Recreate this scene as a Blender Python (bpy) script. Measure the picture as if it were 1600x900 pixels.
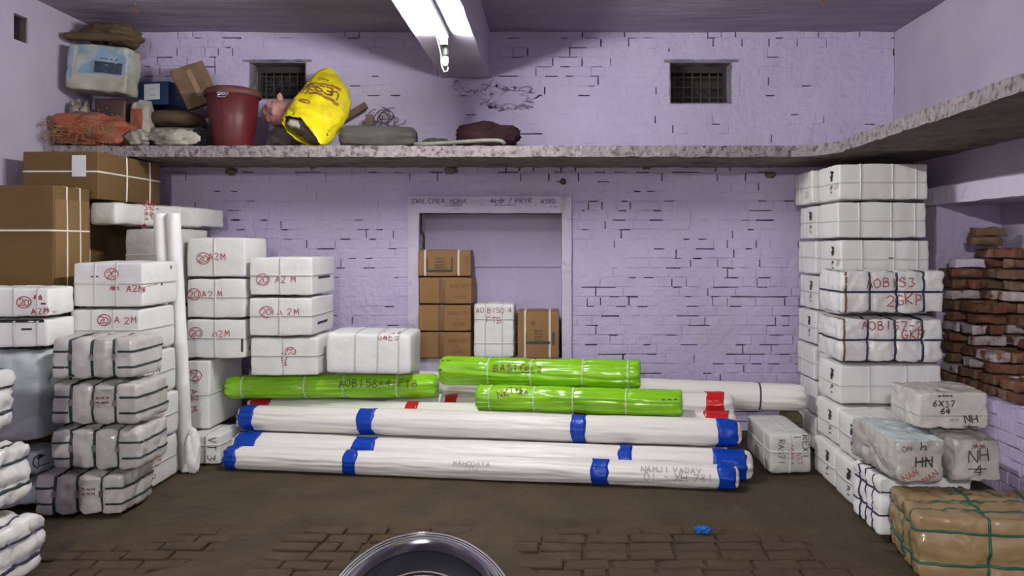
import bpy, bmesh, math, random
from mathutils import Vector, Matrix, noise
from mathutils.bvhtree import BVHTree

# ------------------------------------------------------------------ scene, camera, light
for o in list(bpy.data.objects):
    bpy.data.objects.remove(o, do_unlink=True)
scene = bpy.context.scene
COL = scene.collection
H = 1.6          # camera height
F = 1200.0       # focal length in pixels of a 1600 px wide frame

cam_d = bpy.data.cameras.new('camera')
cam_d.sensor_width = 36.0
cam_d.lens = 36.0 * F / 1600.0
cam_d.shift_x = -65.0 / 1600.0
cam_d.shift_y = -65.0 / 1600.0
cam_d.clip_start = 0.05
cam = bpy.data.objects.new('camera', cam_d)
cam.location = (0, 0, H)
cam.rotation_euler = (math.pi / 2, 0, 0)
COL.objects.link(cam)
scene.camera = cam

world = bpy.data.worlds.new('world')
scene.world = world
world.use_nodes = True
world.node_tree.nodes['Background'].inputs[0].default_value = (0.80, 0.86, 1.0, 1)
world.node_tree.nodes['Background'].inputs[1].default_value = 0.25

TUBE_NEAR = 400.0     # emission of the tube in view
TUBE_FAR = 3150.0     # emission of the tubes at the front of the room
vs = scene.view_settings
vs.view_transform = 'Standard'
vs.look = 'None'
vs.exposure = 0.0
vs.gamma = 1.0
vs.use_curve_mapping = False

rnd = random.Random(7)


# ------------------------------------------------------------------ materials
def mat(name, c1, c2=None, c3=None, rough=0.6, s1=6.0, s2=1.4, th2=(0.5, 0.7), bump=0.25, bs=40.0,
        bump2=0.0, bs2=6.0, weave=0.0, ws=160.0, metal=0.0, coat=0.0, spec=0.5, world_pos=False, emit=None, stretch=None, ridge=0.0, rs=5.0, ior=None):
    m = bpy.data.materials.new(name)
    m.use_nodes = True
    nt = m.node_tree
    N, L = nt.nodes, nt.links
    b = N['Principled BSDF']
    b.inputs['Roughness'].default_value = rough
    b.inputs['Metallic'].default_value = metal
    b.inputs['Coat Weight'].default_value = coat
    b.inputs['Coat Roughness'].default_value = 0.15
    b.inputs['Specular IOR Level'].default_value = spec
    if ior: b.inputs['IOR'].default_value = ior
    if emit:
        b.inputs['Emission Color'].default_value = (*emit[:3], 1)
        b.inputs['Emission Strength'].default_value = emit[3]
        b.inputs['Base Color'].default_value = (*c1, 1)
        return m
    if world_pos:
        g = N.new('ShaderNodeNewGeometry')
        vec = g.outputs['Position']
    else:
        t = N.new('ShaderNodeTexCoord')
        oi = N.new('ShaderNodeObjectInfo')
        mul = N.new('ShaderNodeMath'); mul.operation = 'MULTIPLY'; mul.inputs[1].default_value = 37.0
        L.new(oi.outputs['Random'], mul.inputs[0])
        add = N.new('ShaderNodeVectorMath'); add.operation = 'ADD'
        L.new(t.outputs['Object'], add.inputs[0]); L.new(mul.outputs[0], add.inputs[1])
        vec = add.outputs[0]
    if stretch:
        mp = N.new('ShaderNodeVectorMath'); mp.operation = 'MULTIPLY'
        mp.inputs[1].default_value = stretch
        L.new(vec, mp.inputs[0]); vec = mp.outputs[0]

    def nz(scale, detail=4.0):
        n = N.new('ShaderNodeTexNoise')
        n.inputs['Scale'].default_value = scale
        n.inputs['Detail'].default_value = detail
        L.new(vec, n.inputs['Vector'])
        return n.outputs['Fac']

    def ramp(src, a, bb):
        r = N.new('ShaderNodeMapRange')
        r.inputs['From Min'].default_value = a
        r.inputs['From Max'].default_value = bb
        L.new(src, r.inputs['Value'])
        return r.outputs['Result']

    def mix(f, a, bcol):
        x = N.new('ShaderNodeMix'); x.data_type = 'RGBA'
        L.new(f, x.inputs['Factor'])
        if isinstance(a, tuple): x.inputs['A'].default_value = (*a, 1)
        else: L.new(a, x.inputs['A'])
        x.inputs['B'].default_value = (*bcol, 1)
        return x.outputs['Result']
    col = c1
    if c2:
        col = mix(ramp(nz(s1), 0.35, 0.68), col, c2)
    if c3:
        col = mix(ramp(nz(s2, 6.0), th2[0], th2[1]), col, c3)
    if isinstance(col, tuple):
        b.inputs['Base Color'].default_value = (*col, 1)
    else:
        L.new(col, b.inputs['Base Color'])
    prev = None

    def addbump(src, strength, dist):
        nonlocal prev
        bp = N.new('ShaderNodeBump')
        bp.inputs['Strength'].default_value = strength
        bp.inputs['Distance'].default_value = dist
        L.new(src, bp.inputs['Height'])
        if prev is not None: L.new(prev, bp.inputs['Normal'])
        prev = bp.outputs['Normal']
    if ridge:
        rn = N.new('ShaderNodeTexNoise'); rn.noise_type = 'RIDGED_MULTIFRACTAL'
        rn.inputs['Scale'].default_value = rs; rn.inputs['Detail'].default_value = 2.5
        rn.inputs['Roughness'].default_value = 0.45; rn.inputs['Distortion'].default_value = 0.5
        L.new(vec, rn.inputs['Vector'])
        addbump(rn.outputs['Fac'], ridge, 0.012)
    if bump2: addbump(nz(bs2, 3.0), bump2, 0.03)
    if bump: addbump(nz(bs, 3.0), bump, 0.01)
    if weave:
        for d in ('X', 'Z'):
            w = N.new('ShaderNodeTexWave'); w.bands_direction = d
            w.inputs['Scale'].default_value = ws
            w.inputs['Distortion'].default_value = 0.6
            L.new(vec, w.inputs['Vector'])
            addbump(w.outputs['Fac'], weave, 0.002)
    if prev is not None: L.new(prev, b.inputs['Normal'])
    return m


LILAC = (0.525, 0.46, 0.67)
M = {}
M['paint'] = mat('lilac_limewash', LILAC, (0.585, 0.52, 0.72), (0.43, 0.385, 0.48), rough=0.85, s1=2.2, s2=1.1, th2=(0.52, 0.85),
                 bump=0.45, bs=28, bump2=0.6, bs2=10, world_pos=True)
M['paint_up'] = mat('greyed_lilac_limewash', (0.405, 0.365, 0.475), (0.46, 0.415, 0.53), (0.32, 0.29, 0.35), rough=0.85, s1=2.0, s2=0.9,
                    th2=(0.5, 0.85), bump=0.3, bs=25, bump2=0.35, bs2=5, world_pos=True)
M['trim'] = mat('pale_lilac_trim', (0.58, 0.525, 0.68), (0.64, 0.59, 0.73), (0.38, 0.34, 0.40), rough=0.8, s1=5, s2=7, th2=(0.62, 0.75),
                bump=0.3, bs=30, bump2=0.15, bs2=8, world_pos=True)
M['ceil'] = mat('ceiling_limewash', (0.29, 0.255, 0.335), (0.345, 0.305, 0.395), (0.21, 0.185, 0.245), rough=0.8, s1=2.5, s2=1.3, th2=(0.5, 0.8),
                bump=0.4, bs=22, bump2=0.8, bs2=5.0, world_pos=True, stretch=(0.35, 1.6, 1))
M['beam'] = mat('beam_limewash', (0.46, 0.42, 0.54), (0.52, 0.48, 0.58), rough=0.75, s1=3, bump=0.15, bs=20, world_pos=True)
M['raw_mortar'] = mat('raw_mud_mortar', (0.10, 0.08, 0.09), (0.07, 0.055, 0.06), rough=0.95, bump=0.6, world_pos=True)  # mud mortar darkened so open joints read as deep shade
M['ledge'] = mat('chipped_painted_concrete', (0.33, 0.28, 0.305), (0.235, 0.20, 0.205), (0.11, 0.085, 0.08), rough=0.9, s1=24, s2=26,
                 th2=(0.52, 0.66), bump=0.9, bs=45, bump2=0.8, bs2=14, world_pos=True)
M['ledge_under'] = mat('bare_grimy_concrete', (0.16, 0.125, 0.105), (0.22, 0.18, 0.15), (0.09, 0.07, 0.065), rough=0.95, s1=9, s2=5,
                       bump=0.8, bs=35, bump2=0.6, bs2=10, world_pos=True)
M['dark_wood'] = mat('dark_shutter_wood', (0.035, 0.03, 0.03), (0.06, 0.05, 0.05), rough=0.9, bump=0.4)
M['grime_stone'] = mat('grey_window_stone', (0.20, 0.19, 0.22), (0.30, 0.28, 0.32), (0.1, 0.09, 0.1), rough=0.9, s1=12, s2=8, bump=0.6)
M['floor'] = mat('packed_brown_mud', (0.056, 0.035, 0.0165), (0.074, 0.048, 0.024), (0.037, 0.024, 0.012), rough=0.85, s1=2.2, s2=3.5,
                 th2=(0.45, 0.75), bump=0.7, bs=40, bump2=0.5, bs2=11, world_pos=True)
M['floor_brick'] = mat('muddy_floor_brick', (0.063, 0.036, 0.018), (0.053, 0.033, 0.0165), (0.078, 0.050, 0.026), rough=0.85, s1=5, s2=6,
                       bump=0.8, bs=40, bump2=0.5, bs2=16, world_pos=True)
M['white'] = mat('white_woven_plastic', (0.80, 0.80, 0.78), (0.74, 0.74, 0.72), (0.66, 0.64, 0.60), rough=0.5, s1=4, s2=2.2,
                 th2=(0.55, 0.85), bump=0.12, bs=26, bump2=0.25, bs2=7, weave=0.12, ws=70, ridge=.22, rs=3.0)
M['white_bright'] = mat('bright_white_woven_plastic', (0.86, 0.86, 0.85), (0.80, 0.80, 0.79), rough=0.45, s1=5, bump=0.12, bs=26,
                        bump2=0.3, bs2=8, weave=0.12, ws=70)
M['white_grey'] = mat('dull_white_plastic', (0.66, 0.66, 0.63), (0.58, 0.58, 0.55), (0.5, 0.48, 0.44), rough=0.5, s1=5, s2=3, bump=0.2,
                      bs=25, bump2=0.5, bs2=10, weave=0.1)
M['roll'] = mat('white_polythene_sleeve', (0.83, 0.80, 0.76), (0.77, 0.74, 0.70), (0.68, 0.64, 0.58), rough=0.42, s1=3, s2=2.5,
                th2=(0.58, 0.85), bump=0.3, bs=9, bump2=0.35, bs2=4.5, stretch=(0.35, 2.4, 2.4), ridge=.75, rs=3.2)
M['bale'] = mat('clear_wrapped_grey_cloth', (0.60, 0.575, 0.55), (0.46, 0.44, 0.41), (0.47, 0.38, 0.33), rough=0.28, s1=5, s2=4,
                th2=(0.6, 0.8), bump=0.2, bs=18, bump2=0.4, bs2=8, coat=0.3, ridge=.55, rs=4.5)
M['bale_white'] = mat('white_sheet_wrap', (0.80, 0.79, 0.77), (0.72, 0.71, 0.69), rough=0.35, s1=5, bump=0.2, bs=16, bump2=0.4, bs2=8, coat=0.2, ridge=.6, rs=4.0)
M['poly'] = mat('cloudy_polythene', (0.40, 0.385, 0.35), (0.50, 0.48, 0.44), (0.30, 0.285, 0.25), rough=0.22, s1=6, s2=5, th2=(0.5, 0.8),
                bump=0.3, bs=22, bump2=0.9, bs2=9, coat=0.4, ridge=.6, rs=5.0)
M['poly_light'] = mat('cloudy_light_polythene', (0.52, 0.505, 0.45), (0.62, 0.60, 0.55), (0.42, 0.40, 0.36), rough=0.25, s1=6, s2=5,
                      th2=(0.5, 0.8), bump=0.3, bs=22, bump2=0.8, bs2=9, coat=0.4, ridge=.6, rs=5.0)
M['poly_blue'] = mat('pale_blue_polythene_sheet', (0.42, 0.50, 0.52), (0.52, 0.58, 0.58), rough=0.2, s1=7, bump=0.3, bs=22, bump2=0.9,
                     bs2=9, coat=0.4, ridge=.6, rs=5.0)
M['grey_sheet'] = mat('blue_grey_plastic_sheet', (0.45, 0.50, 0.51), (0.52, 0.57, 0.58), (0.38, 0.42, 0.43), rough=0.42, s1=3, s2=2,
                      bump=0.15, bs=12, bump2=0.4, bs2=4, stretch=(.8, 1, 2.0), ridge=.7, rs=2.4)
M['blue_bag'] = mat('pale_blue_plastic', (0.52, 0.58, 0.63), (0.60, 0.65, 0.70), rough=0.32, s1=5, bump=0.2, bs=14, bump2=0.7, bs2=6)
M['brown_wrap'] = mat('brown_paper_under_film', (0.29, 0.195, 0.095), (0.36, 0.25, 0.13), (0.22, 0.145, 0.07), rough=0.25, s1=4, s2=4,
                      th2=(0.5, 0.8), bump=0.2, bs=16, bump2=0.4, bs2=7, coat=0.3, ridge=.7, rs=4.0)
M['carton'] = mat('brown_cardboard', (0.150, 0.083, 0.024), (0.135, 0.074, 0.0215), (0.115, 0.063, 0.019), rough=0.75, s1=2.5, s2=3,
                  th2=(0.6, 0.85), bump=0.05, bs=60)
M['carton_light'] = mat('brown_cardboard_light', (0.215, 0.125, 0.044), (0.19, 0.11, 0.040), rough=0.7, s1=3, bump=0.05, bs=60)
M['carton_mid'] = mat('niche_cardboard', (0.30, 0.16, 0.06), (0.265, 0.14, 0.052), (0.22, 0.115, 0.044), rough=0.7, s1=4, s2=5,
                      th2=(0.6, 0.85), bump=0.08, bs=50)
M['carton_dull'] = mat('dusty_cardboard', (0.135, 0.082, 0.042), (0.16, 0.10, 0.055), (0.10, 0.06, 0.033), rough=0.85, s1=4, s2=5, bump=0.15)
M['tape_brown'] = mat('brown_packing_tape', (0.20, 0.105, 0.045), (0.17, 0.09, 0.04), rough=0.3, s1=9, bump=0.1)
M['strap_white'] = mat('white_strap', (0.80, 0.77, 0.70), (0.72, 0.69, 0.62), rough=0.4, s1=9, bump=0.05)
M['strap_clear'] = mat('dull_white_strap', (0.64, 0.64, 0.60), (0.58, 0.57, 0.53), rough=0.35, s1=9, bump=0.05)
M['strap_dark'] = mat('dark_teal_strap', (0.012, 0.028, 0.032), (0.02, 0.045, 0.05), rough=0.4, s1=9, bump=0.05)
M['strap_navy'] = mat('navy_strap', (0.012, 0.018, 0.05), (0.02, 0.03, 0.075), rough=0.4, s1=9, bump=0.05)
M['strap_green'] = mat('green_strap', (0.012, 0.085, 0.055), (0.02, 0.12, 0.08), rough=0.4, s1=9, bump=0.05)
M['string'] = mat('pale_string', (0.62, 0.75, 0.45), (0.55, 0.68, 0.4), rough=0.6, s1=9, bump=0.05)
M['green'] = mat('lime_green_plastic', (0.27, 0.62, 0.012), (0.22, 0.54, 0.01), (0.32, 0.68, 0.03), rough=0.22, s1=4, s2=5, bump=0.2,
                 bs=12, bump2=0.4, bs2=6, coat=0.3, stretch=(0.5, 1.8, 1.8), ridge=.8, rs=4.0)
M['blue_tape'] = mat('blue_tape', (0.004, 0.055, 0.43), (0.003, 0.042, 0.36), rough=0.34, s1=6, bump=0.2, bs=30, bump2=0.4, bs2=12, spec=0.35)
M['red_tape'] = mat('red_tape', (0.58, 0.018, 0.018), (0.50, 0.012, 0.015), rough=0.22, s1=6, bump=0.2, bs=30, bump2=0.4, bs2=12, coat=0.3)
M['ink_red'] = mat('red_marker', (0.33, 0.05, 0.055), (0.40, 0.09, 0.09), rough=0.6, s1=20, bump=0)
M['ink_black'] = mat('black_marker', (0.018, 0.018, 0.022), (0.03, 0.03, 0.04), rough=0.6, s1=20, bump=0)
M['ink_blue'] = mat('violet_blue_marker', (0.10, 0.075, 0.28), (0.14, 0.11, 0.34), rough=0.6, s1=20, bump=0)
M['ink_grey'] = mat('faint_pencil', (0.28, 0.29, 0.33), (0.36, 0.37, 0.40), rough=0.6, s1=20, bump=0)
M['ink_brown'] = mat('brown_marker', (0.20, 0.07, 0.035), (0.16, 0.06, 0.03), rough=0.6, s1=20, bump=0)
M['ink_dgreen'] = mat('dark_green_print', (0.03, 0.045, 0.035), (0.05, 0.06, 0.05), rough=0.6, s1=20, bump=0)
M['paper'] = mat('paper_label', (0.72, 0.74, 0.76), (0.66, 0.68, 0.71), rough=0.5, s1=12, bump=0)
M['brick_r'] = mat('red_brown_brick', (0.20, 0.078, 0.042), (0.15, 0.065, 0.038), (0.27, 0.19, 0.14), rough=0.9, s1=14, s2=9, th2=(0.55, 0.75),
                   bump=0.7, bs=45, bump2=0.5, bs2=16)
M['brick_b'] = mat('dusty_brown_brick', (0.19, 0.115, 0.065), (0.15, 0.085, 0.05), (0.26, 0.17, 0.10), rough=0.9, s1=12, s2=9, bump=0.7,
                   bs=45, bump2=0.5, bs2=16)
M['brick_w'] = mat('whitewashed_brick', (0.55, 0.48, 0.50), (0.44, 0.36, 0.36), (0.24, 0.10, 0.06), rough=0.9, s1=10, s2=13, th2=(0.52, 0.60),
                   bump=0.7, bs=45, bump2=0.5, bs2=16)
M['brick_white'] = mat('white_glazed_brick', (0.72, 0.66, 0.74), (0.66, 0.6, 0.68), rough=0.8, s1=9, bump=0.4)
M['maroon'] = mat('maroon_plastic', (0.105, 0.012, 0.016), (0.085, 0.010, 0.013), (0.13, 0.03, 0.028), rough=0.35, s1=5, s2=3, th2=(0.6, 0.8), bump=0.08)
M['maroon_lid'] = mat('dusty_maroon_plastic', (0.095, 0.024, 0.022), (0.125, 0.042, 0.036), rough=0.6, s1=7, bump=0.1)
M['chrome'] = mat('chrome', (0.75, 0.75, 0.76), rough=0.12, metal=1.0, bump=0.02, bs=5)
M['black_gloss'] = mat('black_gloss', (0.010, 0.011, 0.014), rough=0.08, bump=0.01, bs=5, coat=0.0, ior=1.65)
M['dark_chrome'] = mat('dark_polished_metal', (0.42, 0.43, 0.45), rough=0.16, metal=1.0, bump=0.02, bs=5)
M['steel'] = mat('dull_steel', (0.45, 0.45, 0.45), (0.3, 0.28, 0.26), rough=0.4, metal=0.9, s1=20, bump=0.1)
M['pipe'] = mat('grey_green_pipe', (0.22, 0.23, 0.18), (0.17, 0.175, 0.14), rough=0.5, s1=20, bump=0.1)
M['pink'] = mat('pink_cloth', (0.46, 0.22, 0.20), (0.40, 0.18, 0.17), (0.52, 0.30, 0.27), rough=0.85, s1=6, s2=5, bump=0.35, bs=30, bump2=0.4)
M['maroon_cloth'] = mat('dark_maroon_blanket', (0.032, 0.008, 0.012), (0.022, 0.007, 0.010), (0.05, 0.012, 0.018), rough=0.95, s1=9, s2=7, bump=0.5,
                        bs=40, bump2=0.5)
M['grey_cloth'] = mat('grey_green_tarpaulin', (0.068, 0.068, 0.056), (0.09, 0.087, 0.073), (0.05, 0.048, 0.042), rough=0.8, s1=5, s2=4, bump=0.35,
                      bs=30, bump2=0.5)
M['grey_sack'] = mat('dusty_grey_sack', (0.13, 0.112, 0.105), (0.17, 0.15, 0.138), (0.09, 0.078, 0.07), rough=0.85, s1=6, s2=5, bump=0.4, bump2=0.4)
M['pale_sheet'] = mat('dirty_pale_sheet', (0.33, 0.305, 0.26), (0.42, 0.39, 0.33), (0.19, 0.165, 0.13), rough=0.6, s1=6, s2=5, bump=0.3, bump2=0.4)
M['orange'] = mat('orange_woven_sack', (0.34, 0.072, 0.030), (0.27, 0.085, 0.05), (0.20, 0.12, 0.085), rough=0.6, s1=7, s2=6, th2=(0.5, 0.7),
                  bump=0.4, bs=30, bump2=0.6, weave=0.1)
M['straw'] = mat('dry_straw', (0.30, 0.19, 0.07), (0.22, 0.13, 0.05), rough=0.9, s1=9, bump=0.2)
M['khaki'] = mat('khaki_canvas', (0.085, 0.054, 0.028), (0.115, 0.074, 0.039), (0.055, 0.034, 0.019), rough=0.9, s1=5, s2=4, bump=0.4, bump2=0.4)
M['net_bag'] = mat('olive_sacking', (0.19, 0.16, 0.09), (0.14, 0.12, 0.07), rough=0.9, s1=12, bump=0.5)
M['dkbrown'] = mat('dark_brown_plastic_carton', (0.050, 0.022, 0.018), (0.07, 0.032, 0.026), rough=0.45, s1=5, bump=0.2, bump2=0.3)
M['dirty_white'] = mat('dirty_white_sack', (0.42, 0.41, 0.36), (0.35, 0.34, 0.29), (0.24, 0.22, 0.17), rough=0.7, s1=4, s2=4, th2=(0.5, 0.75),
                       bump=0.25, bump2=0.4)
M['print_blue'] = mat('faded_blue_print', (0.15, 0.27, 0.38), (0.24, 0.33, 0.40), (0.40, 0.42, 0.40), rough=0.7, s1=9, s2=7, th2=(0.5, 0.65), bump=0.2)
M['print_navy'] = mat('navy_print', (0.018, 0.025, 0.055), (0.05, 0.06, 0.09), rough=0.7, s1=30, bump=0.2)
M['box_blue'] = mat('blue_printed_carton', (0.012, 0.05, 0.15), (0.01, 0.04, 0.12), rough=0.5, s1=5, bump=0.05)
M['yellow'] = mat('yellow_woven_sack', (0.78, 0.66, 0.012), (0.70, 0.57, 0.01), (0.62, 0.50, 0.03), rough=0.4, s1=4, s2=5, th2=(0.6, 0.8), bump=0.25,
                  bs=20, bump2=0.6, bs2=8)
M['yellow_print'] = mat('brown_print', (0.34, 0.15, 0.02), (0.28, 0.12, 0.02), rough=0.5, s1=12, bump=0.1)
M['wood'] = mat('old_plank', (0.17, 0.115, 0.085), (0.12, 0.08, 0.06), rough=0.9, s1=12, bump=0.4)
M['wire'] = mat('dark_wire', (0.05, 0.045, 0.045), rough=0.6, bump=0)
M['tube'] = mat('lit_tube', (0.9, 0.9, 0.9), emit=(1.0, 1.0, 0.97, TUBE_NEAR))
M['tube_far'] = mat('lit_tube_bright', (0.9, 0.9, 0.9), emit=(1.0, 0.985, 0.95, TUBE_FAR))
M['fixture'] = mat('white_enamel', (0.8, 0.8, 0.8), rough=0.4, bump=0)
M['holder'] = mat('dark_lamp_holder', (0.05, 0.06, 0.055), rough=0.4, bump=0.1)
M['scrap'] = mat('bright_blue_scrap', (0.01, 0.12, 0.5), rough=0.35, bump=0.2)
M['shutter_grey'] = mat('grey_shutter_paint', (0.30, 0.30, 0.27), (0.25, 0.25, 0.23), rough=0.7, bump=0.1)
M['orange_box'] = mat('orange_red_box', (0.42, 0.07, 0.03), (0.36, 0.06, 0.03), rough=0.6, s1=5, bump=0.1)


# ------------------------------------------------------------------ object helpers
def setp(o, label=None, cat=None, group=None, kind=None):
    if label: o['label'] = label
    if cat: o['category'] = cat
    if group: o['group'] = group
    if kind: o['kind'] = kind
    return o


def mobj(name, verts, faces, m, parent=None, loc=(0, 0, 0), smooth=False, rot=None, quat=None):
    me = bpy.data.meshes.new(name)
    me.from_pydata([tuple(v) for v in verts], [], faces)
    mats = m if isinstance(m, (list, tuple)) else [m]
    for x in mats: me.materials.append(M[x] if isinstance(x, str) else x)
    if smooth: me.polygons.foreach_set('use_smooth', [True] * len(me.polygons))
    me.update()
    o = bpy.data.objects.new(name, me)
    COL.objects.link(o)
    o.location = loc
    if rot: o.rotation_euler = rot
    if quat:
        o.rotation_mode = 'QUATERNION'; o.rotation_quaternion = quat
    if parent: o.parent = parent
    return o


def empty(name, loc=(0, 0, 0), rot=(0, 0, 0)):
    o = bpy.data.objects.new(name, None)
    COL.objects.link(o)
    o.location = loc; o.rotation_euler = rot
    return o


class Geo:
    def __init__(s): s.v = []; s.f = []

    def box(s, x0, x1, y0, y1, z0, z1):
        n = len(s.v)
        s.v += [(x0, y0, z0), (x1, y0, z0), (x1, y1, z0), (x0, y1, z0), (x0, y0, z1), (x1, y0, z1), (x1, y1, z1), (x0, y1, z1)]
        s.f += [tuple(n + i for i in q) for q in ((0, 3, 2, 1), (4, 5, 6, 7), (0, 1, 5, 4), (1, 2, 6, 5), (2, 3, 7, 6), (3, 0, 4, 7))]

    def tube(s, pts, r, n=8, caps=True):
        pts = [Vector(p) for p in pts]
        base = len(s.v)
        up = Vector((0.13, 0.27, 0.95)).normalized()
        for i, p in enumerate(pts):
            d = (pts[min(i + 1, len(pts) - 1)] - pts[max(i - 1, 0)]).normalized()
            a = d.cross(up)
            if a.length < 1e-3: a = d.cross(Vector((1, 0, 0)))
            a.normalize(); b = d.cross(a)
            rr = r[i] if isinstance(r, (list, tuple)) else r
            for k in range(n):
                t = 2 * math.pi * k / n
                s.v.append(tuple(p + (a * math.cos(t) + b * math.sin(t)) * rr))
        for i in range(len(pts) - 1):
            for k in range(n):
                k2 = (k + 1) % n
                s.f.append((base + i * n + k, base + i * n + k2, base + (i + 1) * n + k2, base + (i + 1) * n + k))
        if caps:
            s.f.append(tuple(base + k for k in range(n))[::-1])
            s.f.append(tuple(base + (len(pts) - 1) * n + k for k in range(n)))

    def lathe(s, prof, n=48, axis='z'):
        base = len(s.v)
        for r, z in prof:
            for k in range(n):
                t = 2 * math.pi * k / n
                s.v.append((r * math.cos(t), r * math.sin(t), z))
        for i in range(len(prof) - 1):
            for k in range(n):
                k2 = (k + 1) % n
                s.f.append((base + i * n + k, base + i * n + k2, base + (i + 1) * n + k2, base + (i + 1) * n + k))

    def build(s, name, m, parent=None, **k): return mobj(name, s.v, s.f, m, parent, **k)


def nzv(p, f, seed): return noise.noise(Vector((p[0] * f + seed * 3.1, p[1] * f - seed * 1.7, p[2] * f + seed * 5.3)))


def crumple(p, seed, f=5.0):
    w = Vector(p) + Vector((nzv(p, f * .7, seed + 40), nzv(p, f * .7, seed + 50), nzv(p, f * .7, seed + 60))) * (0.35 / f)
    a = nzv(p, f * .8, seed)
    b = abs(nzv(w, f * 1.5, seed + 11)) ** .6 - .45
    c = .45 - abs(nzv(w, f * 1.9, seed + 23)) ** .6
    d = abs(nzv(w, f * 3.4, seed + 31)) ** .7 - .38
    g1 = max(0, 1 - abs(nzv(w, f * 1.1, seed + 71)) * 7) ** 1.4
    g2 = max(0, 1 - abs(nzv(w, f * 1.9, seed + 83)) * 6) ** 1.4
    return 0.6 * a + 0.4 * b + 0.4 * c + 0.25 * d - .55 * g1 - .4 * g2


def lattice(nx, ny, nz):
    """surface lattice of a box: keys and quads"""
    keys = {}
    order = []

    def K(i, j, k):
        t = (i, j, k)
        if t not in keys:
            keys[t] = len(order); order.append(t)
        return keys[t]
    faces = []
    for i in range(nx):
        for j in range(ny):
            faces.append((K(i, j, 0), K(i, j + 1, 0), K(i + 1, j + 1, 0), K(i + 1, j, 0)))
            faces.append((K(i, j, nz), K(i + 1, j, nz), K(i + 1, j + 1, nz), K(i, j + 1, nz)))
    for i in range(nx):
        for k in range(nz):
            faces.append((K(i, 0, k), K(i + 1, 0, k), K(i + 1, 0, k + 1), K(i, 0, k + 1)))
            faces.append((K(i, ny, k), K(i, ny, k + 1), K(i + 1, ny, k + 1), K(i + 1, ny, k)))
    for j in range(ny):
        for k in range(nz):
            faces.append((K(0, j, k), K(0, j, k + 1), K(0, j + 1, k + 1), K(0, j + 1, k)))
            faces.append((K(nx, j, k), K(nx, j + 1, k), K(nx, j + 1, k + 1), K(nx, j, k + 1)))
    return order, faces


def axis_coords(a, r, step):
    n = max(2, int(round(2 * (a - r) / step)))
    inner = [-(a - r) + 2 * (a - r) * i / n for i in range(n + 1)]
    return [-a, -a + 0.35 * r] + inner + [a - 0.35 * r, a]


BV = {}


def package(name, label, cat, X, Y, Z, m, group=None, r=0.02, bulge=0.006, wr=0.003, f=5.0, step=0.04, straps=(), strap_m='strap_clear',
            sw=0.012, pinch=0.004, yaw=0.0, seed=None, tilt=(0, 0), skew=0.0, clip=None):
    seed = seed if seed is not None else rnd.random() * 90
    w, d, h = X[1] - X[0], Y[1] - Y[0], Z[1] - Z[0]
    e = bulge * 0.7 + wr * 0.6
    a, b, c = w / 2 - e, d / 2 - e, h / 2 - e
    r = min(r, a * 0.6, b * 0.6, c * 0.6)
    xs, ys, zs = axis_coords(a, r, step), axis_coords(b, r, step), axis_coords(c, r, step)
    order, faces = lattice(len(xs) - 1, len(ys) - 1, len(zs) - 1)
    hd = (a, b, c)
    verts = []
    for i, j, k in order:
        p = Vector((xs[i], ys[j], zs[k]))
        q = Vector([max(-(hd[t] - r), min(hd[t] - r, p[t])) for t in range(3)])
        n = p - q
        n = n.normalized() if n.length > 1e-9 else Vector((0, 0, 1))
        p = q + n * r
        u = [p[t] / hd[t] for t in range(3)]
        bl = 1.0
        for t in range(3): bl *= (1 - min(1, abs(u[t])) ** 2 * (1 - abs(n[t])))
        disp = bulge * bl + wr * crumple(p, seed, f)
        for ax, s in straps:
            t = 'xyz'.index(ax)
            disp -= pinch * math.exp(-((p[t] - s * hd[t]) / max(0.02, sw * 1.3)) ** 2) * (1 - abs(n[t]))
        p = p + n * disp
        p.x += skew * u[2] * 0.5
        verts.append((p.x, p.y, p.z + h / 2))
    o = mobj(name, verts, faces, m, loc=((X[0] + X[1]) / 2, (Y[0] + Y[1]) / 2, Z[0]), smooth=True,
             rot=(math.radians(tilt[0]), math.radians(tilt[1]), math.radians(yaw)))
    setp(o, label, cat, group)
    bv = BVHTree.FromPolygons([Vector(v) for v in verts], faces)
    BV[o.name] = (bv, w, d, h)
    for ax, s in straps:
        strap(o, ax, s, sw, strap_m, off=.0045 + wr * .10, clip=clip)
    return o


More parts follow.
